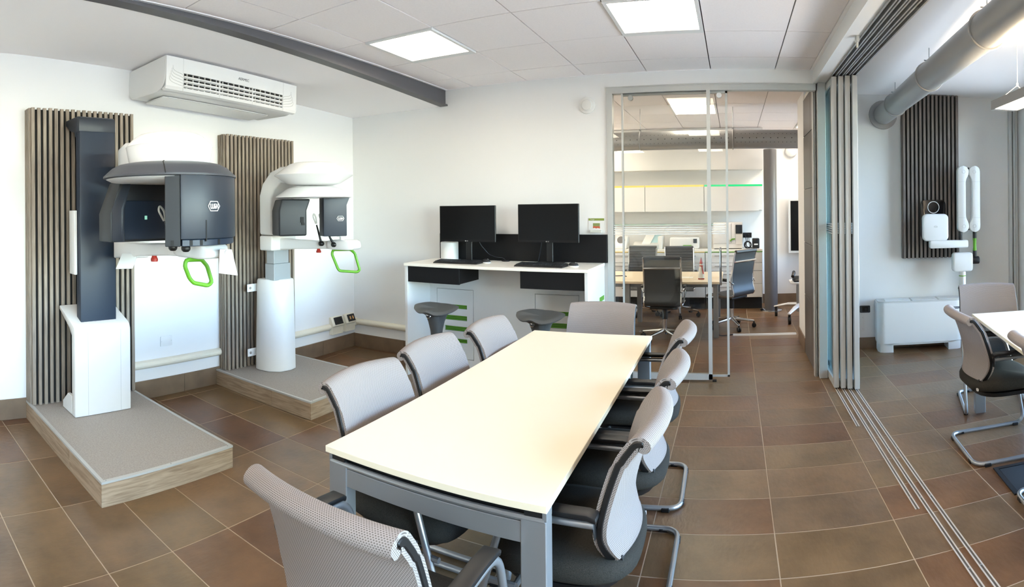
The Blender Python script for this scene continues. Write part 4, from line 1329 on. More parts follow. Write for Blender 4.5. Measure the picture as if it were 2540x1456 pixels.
    # one bent tube: arm, upright, floor runner, rear bar and the mirror of it
    half = [(.258, -.155, .630), (.262, .125, .632), (.258, .225, .30), (.252, .27, .0145), (.245, -.275, .0145)]
    path = [Vector(p) for p in half] + [Vector((-p[0], p[1], p[2])) for p in reversed(half)]
    b(MB().tube(fillet(path, .075, 6), .0125, 10), 'tube_frame', 'steel_tube', angle=60)
    b(MB().cyl((-.245, .10, .392), (.245, .10, .392), .011, None, 10), 'cross_tube', 'steel_tube')
    for sx in (-1, 1):
        b(MB().tube(fillet([(sx * .245, .10, .392), (sx * .258, .235, .40)], .02), .010, 8), 'seat_bracket', 'steel_tube')
        for y in (.20, -.20):
            b(B(sx * .249 - .015, sx * .249 + .015, y - .022, y + .022, 0.0, .02), 'floor_glide', 'black_plastic', bevel=.004, seg=1)
    for sx in (-1, 1):
        b(B(sx * .17 - .02, sx * .17 + .02, -.29, -.262, 0, .02), 'floor_glide', 'black_plastic', bevel=.004, seg=1)
    # black yoke between seat and back
    b(MB().loft([[(-.165, -.225, .462), (.165, -.225, .462), (.165, -.175, .462), (-.165, -.175, .462)], [(-.168, -.220, .492), (.168, -.220, .492), (.168, -.172, .492), (-.168, -.172, .492)]]), 'back_yoke', 'black_plastic', bevel=.006, seg=2)
    b(B(-.06, .06, -.225, -.05, .385, .465), 'back_strut', 'black_plastic', bevel=.008, seg=1)
    return t
CH = make_chair()
first = True
def place_chair(x, y, face, label, group='mesh chairs around the long meeting table'):
    """x, y of the point below the seat centre; face = direction the sitter looks, degrees from +x"""
    global first
    o = CH if first else copy_tree(CH)
    first = False
    o.location = (x, y, 0); o.rotation_euler = (0, 0, radians(face - 90))
    o['label'] = label; o['group'] = group
    return o
place_chair(-.885, 1.225, 90, 'grey mesh chair at the near end of the long table, its back to the viewer')
place_chair(-1.165, 1.815, 0, 'nearest of the grey mesh chairs on the long table\'s left side')
place_chair(-1.195, 2.395, 1, 'middle grey mesh chair on the long table\'s left side')
place_chair(-1.135, 2.955, 1, 'farthest grey mesh chair on the long table\'s left side, before the stools')
place_chair(-.565, 1.81, 180, 'nearest grey mesh chair on the long table\'s right side, black rail showing')
place_chair(-.550, 2.375, 180, 'middle grey mesh chair on the long table\'s right side')
place_chair(-.565, 3.04, 181, 'farthest grey mesh chair on the long table\'s right side, near the glass')
place_chair(-.905, 3.46, 270, 'grey mesh chair at the far end of the long table, facing the viewer')
GR = 'mesh chairs around the second table'
place_chair(1.95, 3.86, 254, 'grey mesh chair at the far end of the second table, before the fan coil', GR)
place_chair(1.66, 3.165, -5, 'grey mesh chair on the second table\'s near side, whole seat in view', GR)
place_chair(1.68, 2.31, -5, 'grey mesh chair cut by the right edge of the picture at the second table', GR)
RT = radians(-10)
meeting_table('second cream meeting table in the right-hand room, cut by the edge', 0, .80, -1.75, 0, (1.715, 3.745, 0), RT)

# ------------------------------------------------------------------ right-hand room
slat_panel('slat_panel', 'dark slat panel behind the wall-mounted x-ray arm', rw(.475, 0, 0), -RA, .615, .085, .972, 2.752, 'slat_wood_grey', 2)
def rthing(name, label, cat, group=None):
    return thing(name, label, cat, rw(0, 0, 0), -RA, group)
def RB(s0, s1, o0, o1, z0, z1):
    return B(s0, s1, -o1, -o0, z0, z1)
def capsule(cx, cz, hw, hh, r, n=6):
    pts = []
    for (sx, sz, a0) in ((1, -1, -pi / 2), (1, 1, 0), (-1, 1, pi / 2), (-1, -1, pi)):
        for k in range(n + 1):
            a = a0 + pi / 2 * k / n
            pts.append((cx + sx * (hw - r) + r * cos(a), cz + sz * (hh - r) + r * sin(a)))
    return pts
xa = rthing('xray_arm', 'white wall-mounted x-ray unit with folded double arm and green grip', 'x-ray unit')
b = lambda mb, n, m, **k: mb.build(n, m, xa, world=False, **k)
def pil(cx, cz, hw, hh, r, o0, o1): return MB().prism(capsule(cx, cz, hw, hh, r), 'y', -o1, -o0)
pl_ = b(pil(.797, 1.39, .137, .215, .05, .086, .125), 'wall_plate', 'black_glass', bevel=.004, seg=2)
MB().tube([(.797 + .062 * cos(2 * pi * k / 32), -.127, 1.525 + .062 * sin(2 * pi * k / 32)) for k in range(32)], .004, 6, closed=True).build('ring_mark', 'white_gloss', pl_, world=False)
hd = b(pil(.806, 1.308, .142, .146, .05, .125, .20), 'control_box', 'white_gloss', bevel=.016, seg=3)
MB().tube([(.806 + .018 * cos(2 * pi * k / 20), -.2012, 1.317 + .009 * sin(2 * pi * k / 20)) for k in range(20)], .0016, 5, closed=True).build('logo_outline', 'light_grey', hd, world=False)
lt = text('logo_lettering', 'W&H', .011, 'light_grey', hd, (0, 0, 0), (pi / 2, 0, 0), .0003); lt.location = (.806, -.2006, 1.317)
b(pil(.95, 1.127, .212, .041, .018, .14, .22), 'swing_arm', 'white_satin', bevel=.008, seg=2)
def limb(c, side):
    """upright link: rounded bar with a bulge towards the other link at both ends"""
    p = []
    x0 = c - side * .058; x1 = c + side * .03; xb = c + side * .066
    z0, z1 = 1.253, 1.972
    top = [(c + .0, z1)] 
    q = []
    for k in range(7):
        a = pi / 2 * k / 6
        q.append((x0 + side * .058 * (1 - sin(a)), z1 - .058 * (1 - cos(a))))
    q = q[::1]
    outer = [(c - side * .058 * cos(a), z1 - .058 + .058 * sin(a)) for a in [pi / 2 * k / 6 for k in range(7)]]
    inner = [(c + side * .066 * cos(a), z1 - .064 + .064 * sin(a)) for a in [pi / 2 - pi / 2 * k / 6 for k in range(7)]]
    up = outer + inner + [(xb - side * .004, z1 - .095), (x1 + side * .008, z1 - .145), (x1, z1 - .175)]
    low = [(a, z0 + z1 - bb) for a, bb in reversed(up)]
    return up + low
for c, side, nm in ((1.106, 1, 'inner'), (1.240, -1, 'outer')):
    lk = b(MB().prism(limb(c, side), 'y', -.225, -.145), 'folding_link', 'white_satin', bevel=.012, seg=2)
    for zz in (1.318, 1.907):
        MB().tube([(c + side * .008 + .018 * cos(2 * pi * k / 20), -.2255, zz + .018 * sin(2 * pi * k / 20)) for k in range(20)], .0014, 5, closed=True).build('joint_cap', 'light_grey', lk, world=False)
    for zz in (1.41, 1.80):
        B(c - side * .0583, c + side * .0303, -.2253, -.2245, zz - .001, zz + .001).build('seam', 'light_grey', lk, world=False, smooth=False)
b(MB().cyl((1.173, -.165, 1.93), (1.173, -.165, 1.955), .02, None, 12), 'hinge', 'black_plastic')
b(MB().cyl((1.173, -.165, 1.275), (1.173, -.165, 1.30), .02, None, 12), 'hinge', 'black_plastic')
b(MB().cyl((1.085, -.18, 1.165), (1.085, -.18, 1.262), .021, None, 16), 'black_post', 'black_plastic')
b(MB().cyl((1.243, -.185, 1.185), (1.243, -.185, 1.262), .0215, None, 16), 'black_post', 'black_plastic')
b(MB().lathe([(.021, 1.048), (.0215, 1.06), (.018, 1.08), (.018, 1.15), (.0215, 1.172), (.021, 1.186)], c=(1.243, -.185, 0), n=18), 'green_grip', 'green_paint')
b(MB().cyl((1.243, -.185, .985), (1.243, -.185, 1.05), .0225, None, 16), 'black_post', 'black_plastic')
b(MB().cyl((1.205, -.185, .945), (1.29, -.185, .945), .042, None, 20), 'elbow', 'black_plastic', bevel=.008, seg=2)
b(pil(1.098, .931, .112, .103, .035, .145, .235), 'tube_head', 'white_gloss', bevel=.016, seg=3)
cn = b(MB().lathe([(.038, .83), (.037, .78), (.0365, .76), (.036, .675), (.03, .675)], c=(1.10, -.19, 0), n=24), 'cone', 'white_satin')
MB().lathe([(.0375, .776), (.0385, .778), (.0385, .784), (.0375, .786)], c=(1.10, -.19, 0), n=24).build('green_ring', 'green_paint', cn, world=False)

fc = rthing('fan_coil', 'low white fan-coil heater on the floor under the x-ray arm', 'heater')
b = lambda mb, n, m, **k: mb.build(n, m, fc, world=False, **k)
F0, F1, FD = .165, 1.10, .235
def fplan(i): 
    r = .085
    return [(F0 + i, -.013), (F0 + i, -FD + r)] + [(F0 + r + (r - i) * cos(a), -FD + r + (r - i) * sin(a)) for a in [pi + pi / 2 * k / 7 for k in range(8)]] + [(F1 - r + (r - i) * cos(a), -FD + r + (r - i) * sin(a)) for a in [1.5 * pi + pi / 2 * k / 7 for k in range(8)]] + [(F1 - i, -.013)]
b(MB().prism(fplan(0), 'z', .095, .522), 'casing', 'white_gloss', angle=30)
b(MB().prism(fplan(.008), 'z', .522, .536), 'top_grille_frame', 'light_grey', smooth=False)
for k in range(3):
    a = F0 + .09 + k * .29
    b(RB(a, a + .27, .03, .20, .536, .541), 'top_flap', 'white_matt', smooth=False)
for a0, a1 in ((F0 + .012, F0 + .17), (F1 - .17, F1 - .012)):
    b(MB().prism([(a0, -.02), (a0, -FD + .09), (a0 + .02, -FD + .03), (a0 + .06, -FD + .012), (a1, -FD + .012), (a1, -.02)] if a0 < .5 else [(a0, -.02), (a0, -FD + .012), (a1 - .06, -FD + .012), (a1 - .02, -FD + .03), (a1, -FD + .09), (a1, -.02)], 'z', 0, .094), 'foot', 'white_matt', angle=30)
b(RB(F0 + .12, F1 - .12, FD - .03, FD - .012, .075, .094), 'bottom_rail', 'white_matt', smooth=False)
lb = b(RB(.985, 1.055, FD, FD + .0025, .436, .458), 'badge', 'anthracite', smooth=False)
lt = text('logo_lettering', 'AERMEC', .0155, 'white_gloss', lb, (0, 0, 0), (pi / 2, 0, 0), .0003); lt.location = (1.02, -FD - .0028, .447)
b(MB().cyl((1.068, -FD + .001, .447), (1.068, -FD - .004, .447), .005, None, 10), 'knob', 'black_plastic')

so_ = rthing('wall_socket', 'black wall socket above the blank plate beside the fan coil', 'socket')
fp = pil(.055, .425, .057, .038, .010, .0005, .010).build('face_plate', 'black_plastic', so_, world=False, bevel=.003, seg=1)
RB(.024, .086, .010, .0115, .402, .448).build('socket_insert', 'black_glass', fp, world=False, smooth=False)
MB().cyl((.066, -.0115, .425), (.066, -.0135, .425), .017, None, 18).build('outlet', 'black_matt', fp, world=False)
ht = rthing('access_plate', 'white access plate low on the wall beside the sliding panels', 'cover plate')
pil(-.03, .273, .075, .083, .006, .0005, .006).build('plate', 'white_satin', ht, world=False, bevel=.0015, seg=1)
for zz in (.335, .21):
    MB().cyl((.03, -.006, zz), (.03, -.0075, zz), .003, None, 8).build('screw', 'rail_grey', ht, world=False)

def duct(name, label, p0, p1, r, rings, flange=None, holes=False, hang=2.755):
    p0, p1 = Vector(p0), Vector(p1)
    d = (p1 - p0).normalized()
    t = thing(name, label, 'air duct', p0, 0)
    MB().cyl(p0, p1, r, None, 40).build('pipe', 'duct_grey', t, angle=50)
    sd = Vector((-d.y, d.x, 0)).normalized(); up = d.cross(sd); up = up if up.z > 0 else -up
    for q in rings:
        c = p0 + d * q
        m = MB()
        m.tube([c + (sd * cos(2 * pi * k / 40) + up * sin(2 * pi * k / 40)) * (r + .004) for k in range(40)], .008, 6, closed=True, squash=1.0)
        ro = m.build('clamp_ring', 'duct_grey', t)
        top = c + up * (r + .006)
        MB().box(top.x - .012, top.x + .012, top.y - .012, top.y + .012, top.z - .002, top.z + .022).build('clamp_lug', 'rail_grey', ro, smooth=False)
        MB().cyl(top + sd * -.04 + Vector((0, 0, .012)), top + sd * .05 + Vector((0, 0, .012)), .005, None, 8).build('clamp_bolt', 'steel_tube', ro)
        MB().cyl(top, (top.x, top.y, hang), .004, None, 8).build('hanger_rod', 'steel_tube', ro)
    if flange:
        c = p0 + d * .001
        m = MB().tube([p0 + d * .0005, p0 + d * .012], [flange, flange - .004], 40)
        m.build('wall_flange', 'duct_grey', t)
    if holes:
        m = MB()
        Lg = (p1 - p0).length
        for row, (ang, rad, step) in enumerate(((-24, .0042, .05), (2, .0065, .085), (28, .0042, .05))):
            nrm = (-sd if sd.y > 0 else sd)
            nrm = (nrm * cos(radians(ang)) + up * sin(radians(ang)))
            k = .3
            while k < Lg - .2:
                c = p0 + d * k + nrm * (r - .001)
                m.tube([c, c + nrm * .0018], rad, 6)
                k += step
        m.build('perforations', 'black_matt', t, smooth=False, kind='stuff')
    return t
q0 = rw(.272, .001, 2.535)
dd = Vector((1.398 - 1.58, 2.793 - 5.186, 0)).normalized()
p0 = Vector(q0)
duct('air_duct', 'grey round air duct crossing the right-hand room\'s ceiling', p0, p0 + dd * 7.5, .105, [.62, 1.83, 3.02, 4.4, 5.8], flange=.158)

pd = thing('pendant_lamp', 'grey linear pendant lamp hanging over the second table', 'lamp', (1.60, 2.2, 2.15), radians(-4))
b = lambda mb, n, m, **k: mb.build(n, m, pd, world=False, **k)
b(MB().box(-.085, -.077, -1.0, .93, 0, .055).box(.077, .085, -1.0, .93, 0, .055).box(-.077, .077, .922, .93, 0, .055).box(-.077, .077, -1.0, -.992, 0, .055), 'housing', 'silver_paint', smooth=False)
b(B(-.076, .076, -.985, .90, .004, .008), 'lower_diffuser', 'lamp_light', smooth=False)
b(B(-.076, .076, -.985, .90, .046, .050), 'upper_diffuser', 'lamp_uplight', smooth=False)
b(B(-.076, .076, .901, .92, .003, .012), 'end_plate', 'white_satin', smooth=False)
for yy in (.72, -.80):
    b(MB().tube([(-.081, yy, .055), (0, yy, .12)], .0014, 5).tube([(.081, yy, .055), (0, yy, .12)], .0014, 5).tube([(0, yy, .12), (0, yy, .605)], .0016, 5), 'suspension_wire', 'white_satin')
    b(MB().cyl((0, yy, .59), (0, yy, .604), .02, None, 16), 'ceiling_rose', 'white_satin')
    b(MB().cyl((0, yy, .115), (0, yy, .135), .006, None, 10), 'wire_joint', 'white_satin')

fb = thing('floor_box', 'black hinged floor outlet box set in the tiles by the second table', 'floor outlet', (1.52, 2.72, 0), radians(-6))
b = lambda mb, n, m, **k: mb.build(n, m, fb, world=False, **k)
b(MB().box(-.085, .13, -.16, -.135, 0, .008).box(-.085, .13, .135, .16, 0, .008).box(-.085, -.06, -.135, .135, 0, .008).box(.105, .13, -.135, .135, 0, .008), 'rim', 'black_plastic', smooth=False)
b(B(-.058, .103, -.133, .133, 0, .006), 'lid', 'anthracite_dark', bevel=.002, seg=1)
b(B(.0, .045, -.152, -.142, .006, .011), 'lid_handle', 'black_matt', smooth=False)

# ------------------------------------------------------------------ far room behind the glass
XFL, XFR = -3.6, 2.3
struct('wall_far', B(XFL, XFR, YFAR, YFAR + .12, 0, 2.95), 'wall_paint')
struct('wall_far_left', B(XFL - .12, XFL, YB + .12, YFAR + .12, 0, 2.95), 'wall_paint')
wall_with_openings('wall_far_right', 'y', XFR, .12, 5.9, YFAR + .12, 2.95, [(6.9, 8.1, .8, 2.2)])
wf = struct('window_4', MB().box(XFR + .03, XFR + .09, 6.9, 8.1, .8, .86).box(XFR + .03, XFR + .09, 6.9, 8.1, 2.14, 2.2).box(XFR + .03, XFR + .09, 6.9, 6.96, .86, 2.14).box(XFR + .03, XFR + .09, 8.04, 8.1, .86, 2.14), 'frame_grey', smooth=False)
B(XFR + .056, XFR + .064, 6.96, 8.04, .86, 2.14).build('pane', 'glass_window', wf, smooth=False)
ld = bpy.data.lights.new('daylight_portal', 'AREA'); ld.shape = 'RECTANGLE'; ld.size = 1.4; ld.size_y = 1.2; ld.cycles.is_portal = True
lo = link(bpy.data.objects.new('daylight_portal', ld)); lo.location = (XFR + .13, 7.5, 1.5); lo.rotation_euler = (0, radians(90), 0)
struct('baseboard_far', B(.46, XFR, YFAR - .012, YFAR, 0, .15), 'baseboard_stone')
cf = struct('ceiling_4', MB().box(XFL, .80, YB + .12, YFAR, ZC + .012, 2.97).box(.80, XFR, 5.97, YFAR, ZC + .012, 2.97), 'ceiling_grid')
FLT = [(-1, 4), (-4, 4), (2, 5), (-6, 6), (-4, 6), (2, 6), (-6, 4), (-6, 2), (-4, 2)]  # mostly unseen panels added to brighten the back room
for i in range(-6, 5):
    for j in range(2, 8):
        xa_, ya_ = CX0 + i * CX, CY0 + (j - 1) * CY
        xb_, yb_ = min(xa_ + CX, XFR), min(ya_ + CY, YFAR)
        xa_, ya_ = max(xa_, XFL), max(ya_, YB + .125)
        if i >= 1 and ya_ < 5.95: 
            if i > 1: continue
            xb_ = min(xb_, .80)
        if xb_ - xa_ < .02 or yb_ - ya_ < .02 or (i, j - 2) in [(a, c - 2) for a, c in FLT]:
            continue
        B(xa_ + .0035, xb_ - .0035, ya_ + .0035, yb_ - .0035, ZC, ZC + .014).build('tile', 'ceiling_board', cf, smooth=False)
for idx, (i, j) in enumerate(FLT):
    xa_, ya_ = CX0 + i * CX, CY0 + (j - 1) * CY
    xb_, yb_ = xa_ + CX, ya_ + CY
    if j == 4: ya_, yb_ = ya_, yb_
    t = thing('panel_light', ['square panel light in the back room seen through the glass', 'square panel light in the back room hidden left of the glass', 'square panel light in the back room beyond the passage', 'unseen panel light added far left to brighten the back room', 'unseen panel light added above the hidden cabinet to brighten the back room', 'unseen panel light added above the wall screen to brighten the back room', 'unseen panel light added to brighten the back room, far left near the glass', 'unseen panel light added to brighten the back room, leftmost by the partition', 'unseen panel light added just behind the partition to brighten the back room'][idx], 'ceiling light', ((xa_ + xb_) / 2, (ya_ + yb_) / 2, ZC - .01))
    k = .028
    MB().box(xa_ + .004, xb_ - .004, ya_ + .004, ya_ + k, ZC - .012, ZC + .012).box(xa_ + .004, xb_ - .004, yb_ - k, yb_ - .004, ZC - .012, ZC + .012).box(xa_ + .004, xa_ + k, ya_ + k, yb_ - k, ZC - .012, ZC + .012).box(xb_ - k, xb_ - .004, ya_ + k, yb_ - k, ZC - .012, ZC + .012).build('frame', 'white_satin', t, smooth=False)
    B(xa_ + k, xb_ - k, ya_ + k, yb_ - k, ZC - .006, ZC + .008).build('diffuser', 'panel_light', t, smooth=False)
duct('air_duct', 'grey perforated air duct under the back room\'s ceiling', (-3.5, 6.75, 2.372), (1.9, 6.75, 2.372), .115, [1.2, 2.36, 3.50], holes=True, hang=2.77)

cl = thing('round_column', 'dark grey round steel column right of the back room\'s cabinets', 'column', (.55, 8.24, 0))
MB().cyl((.55, 8.24, .012), (.55, 8.24, 2.40), .098, None, 36).build('shaft', 'column_grey', cl)
MB().lathe([(.165, 0), (.168, .008), (.15, .018), (.1, .022)], c=(.55, 8.24, 0), n=36).build('base_ring', 'chrome', cl)

# cabinets along the far wall
CFY = 8.36
cw = thing('worktop', 'white worktop with green and yellow edge in the back room', 'worktop', (-1.0, 8.6, .9))
B(-3.0, .432, CFY, YFAR - .002, .872, .905).build('slab', 'cream_laminate', cw, bevel=.002, seg=1)
B(-.44, .432, CFY - .003, CFY + .002, .862, .873).build('edge_strip', 'green_paint', cw, smooth=False)
B(-3.0, -.442, CFY - .003, CFY + .002, .862, .873).build('edge_strip', M('edge_yellow', (222, 190, 90), .5), cw, smooth=False)
for k in range(4):
    x1_ = .43 - k * .87
    x0_ = x1_ - .862
    t = thing('drawer_cabinet', ['white drawer cabinet beside the round column in the back room', 'white drawer cabinet second from the round column', 'white drawer cabinet third from the round column, behind the left glass', 'white drawer cabinet fourth from the round column'][k], 'cabinet', ((x0_ + x1_) / 2, 8.6, 0), 0, 'drawer cabinets in the back room')
    B(x0_, x1_, CFY + .02, YFAR - .003, .175, .861).build('carcass', 'white_satin', t, smooth=False)
    B(x0_ + .01, x1_ - .01, CFY + .06, YFAR - .003, 0, .174).build('plinth', 'black_matt', t, smooth=False)
    zs = [.178, .385, .578, .70, .858]
    for a, c in zip(zs, zs[1:]):
        d_ = B(x0_ + .003, x1_ - .003, CFY, CFY + .019, a + .003, c - .003).build('drawer', 'white_satin', t, bevel=.002, seg=1)
        hx0, hx1 = (x0_ + .14, x1_ - .14)
        MB().box(hx0, hx1, CFY - .022, CFY - .014, c - .052, c - .044).box(hx0, hx0 + .01, CFY - .015, CFY, c - .052, c - .044).box(hx1 - .01, hx1, CFY - .015, CFY, c - .052, c - .044).build('handle', 'silver_paint', d_, smooth=False)
for k in range(4):
    x1_ = .45 - (0 if k == 0 else .905 + (k - 1) * .92)
    x0_ = x1_ - (.90 if k == 0 else .915)
    t = thing('wall_cabinet', ['white wall cabinet with the green light strip', 'white wall cabinet with yellow light strip, next to the green one', 'white wall cabinet with yellow light strip at the left glass edge', 'white wall cabinet hidden left of the glass'][k], 'cabinet', ((x0_ + x1_) / 2, 8.7, 1.48), 0, 'wall cabinets in the back room')
    B(x0_, x1_, 8.52, YFAR - .002, 1.482, 1.895).build('carcass', 'white_satin', t, smooth=False)
    d_ = B(x0_ + .002, x1_ - .002, 8.50, 8.519, 1.484, 1.862).build('door', 'white_gloss', t, bevel=.002, seg=1)
    B(x0_ + .004, x1_ - .004, 8.505, 8.519, 1.866, 1.893).build('light_strip', 'strip_green' if k == 0 else 'strip_yellow', t, smooth=False)
    if k == 0:
        B(x1_ - .055, x1_ - .02, 8.4985, 8.4999, 1.492, 1.497).build('maker_plate', 'panel_grey', d_, smooth=False)
struct('soffit_far', B(-3.5, .455, 8.50, YFAR - .001, 2.125, 2.765), 'white_matt')
bs = thing('back_strip', 'green-edged grey splashback shelf strip above the worktop', 'shelf', (-1, 8.84, 1.28))
B(-3.0, -.20, YFAR - .045, YFAR - .001, 1.262, 1.275).build('shelf', 'white_satin', bs, smooth=False)
B(-3.0, -.20, YFAR - .048, YFAR - .045, 1.258, 1.28).build('green_edge', 'green_paint', bs, smooth=False)

WT = .905
def dev(name, label, cat, x, y):
    return thing(name, label, cat, (x, y, WT))
t = dev('sterilizer', 'tall white steriliser with black display and green handle', 'steriliser', -.1, 8.6)
B(-.315, .135, 8.43, 8.78, WT + .012, 1.31).build('housing', 'white_satin', t, bevel=.012, seg=2)
B(-.30, .12, 8.45, 8.76, WT, WT + .012).build('foot', 'black_matt', t, smooth=False)
dr_o = B(-.305, -.04, 8.418, 8.43, WT + .09, 1.30).build('door', 'white_gloss', t, bevel=.006, seg=2)
B(-.035, .022, 8.418, 8.43, WT + .09, 1.30).build('door_edge', 'white_gloss', t, bevel=.006, seg=2)
B(.03, .13, 8.42, 8.43, 1.14, 1.275).build('display', 'black_glass', t, bevel=.003, seg=1)
B(.03, .13, 8.424, 8.43, WT + .07, 1.13).build('side_panel', 'white_matt', t, bevel=.003, seg=1)
MB().prism([(-.06, WT + .125), (-.03, WT + .16), (.02, WT + .165), (.02, WT + .15), (-.025, WT + .145), (-.05, WT + .115)], 'y', 8.40, 8.418).build('handle', 'green_paint', t, smooth=False)
t = dev('sealing_machine', 'low white machine with small screen and green tab', 'machine', -.73, 8.6)
B(-.985, -.53, 8.45, 8.78, WT + .01, 1.085).build('housing', 'white_gloss', t, bevel=.02, seg=3)
B(-.96, -.55, 8.47, 8.76, WT, WT + .01).build('foot', 'light_grey', t, smooth=False)
B(-.64, -.637, 8.446, 8.45, WT + .03, 1.07).build('seam', 'light_grey', t, smooth=False)
B(-.62, -.565, 8.444, 8.451, 1.0, 1.065).build('display', 'black_glass', t, smooth=False)
B(-.78, -.645, 8.440, 8.451, WT + .035, WT + .065).build('green_tab', 'green_paint', t, bevel=.004, seg=1)
t = dev('pouch_sealer', 'grey pouch sealer with a sheet of blue sterilisation pouch', 'machine', -1.3, 8.6)
MB().prism([(8.42, WT), (8.42, WT + .07), (8.50, WT + .11), (8.70, WT + .12), (8.74, WT)], 'x', -1.55, -1.16).build('housing', 'light_grey', t, bevel=.01, seg=2)
B(-1.17, -1.10, 8.45, 8.72, WT, WT + .20).build('end_cheek', 'white_satin', t, bevel=.012, seg=2)
MB().loft([[(-1.42, 8.44, WT + .085), (-1.29, 8.44, WT + .085), (-1.29, 8.438, WT + .083), (-1.42, 8.438, WT + .083)], [(-1.38, 8.66, WT + .22), (-1.24, 8.66, WT + .22), (-1.24, 8.658, WT + .218), (-1.38, 8.658, WT + .218)]]).build('paper_pouch', 'white_satin', t, smooth=False)
MB().loft([[(-1.29, 8.48, WT + .10), (-1.18, 8.48, WT + .10), (-1.18, 8.478, WT + .098), (-1.29, 8.478, WT + .098)], [(-1.27, 8.68, WT + .21), (-1.14, 8.68, WT + .21), (-1.14, 8.678, WT + .208), (-1.27, 8.678, WT + .208)]]).build('blue_pouch', M('pouch_blue', (168, 204, 212), .3), t, smooth=False)
t = dev('handpiece_cleaner', 'small white device with round grey dial at the left glass edge', 'machine', -1.75, 8.6)
MB().prism([(8.44, WT), (8.44, WT + .06), (8.52, WT + .13), (8.60, WT + .20), (8.68, WT + .19), (8.70, WT)], 'x', -1.86, -1.66).build('housing', 'white_satin', t, bevel=.02, seg=3)
MB().cyl((-1.76, 8.50, WT + .145), (-1.76, 8.535, WT + .125), .06, None, 24).build('dial', 'panel_grey', t)
t = dev('label_printer', 'small black label printer at the end of the worktop by the column', 'printer', .33, 8.6)
B(.285, .395, 8.50, 8.64, WT, WT + .155).build('housing', 'black_plastic', t, bevel=.015, seg=2)
B(.31, .37, 8.495, 8.50, WT + .055, WT + .075).build('paper_slot', 'white_satin', t, smooth=False)
t = thing('power_outlet', 'black double power outlet on the back room wall with plugs', 'socket', (.20, YFAR, 1.1))
B(.145, .285, YFAR - .012, YFAR - .001, 1.055, 1.135).build('face_plate', 'black_plastic', t, bevel=.003, seg=1)
for xx in (.185, .235):
    MB().cyl((xx, YFAR - .012, 1.095), (xx, YFAR - .05, 1.085), .016, None, 12).build('plug', 'black_matt', t)
t = thing('power_cables', 'tangle of black power cables beside the tall steriliser', 'cable', (.2, 8.7, WT))
for k, (xx, e) in enumerate(((.185, .20), (.235, .27), (.21, .235))):
    MB().tube(fillet([(xx, YFAR - .05, 1.085), (xx + .01, YFAR - .07, 1.0), (e - .03 * k, YFAR - .12, WT + .04), (e, YFAR - .2, WT + .006), (e + .04, YFAR - .25, WT + .006)], .04, 4), .005, 6).build('cord', 'black_plastic', t)
MB().tube([(.215 + .05 * cos(2 * pi * k / 20), 8.55, WT + .055 + .05 * sin(2 * pi * k / 20)) for k in range(20)], .012, 6, closed=True).build('coil', 'black_plastic', t)
t = thing('device_cable', 'thin black cable lying on the worktop between the white machines', 'cable', (-1.0, 8.5, WT))
MB().tube(fillet([(-1.09, 8.60, WT + .006), (-1.07, 8.5, WT + .005), (-1.02, 8.46, WT + .03), (-1.0, 8.5, WT + .005), (-.97, 8.62, WT + .005)], .04, 4), .005, 6).build('cord', 'black_plastic', t)

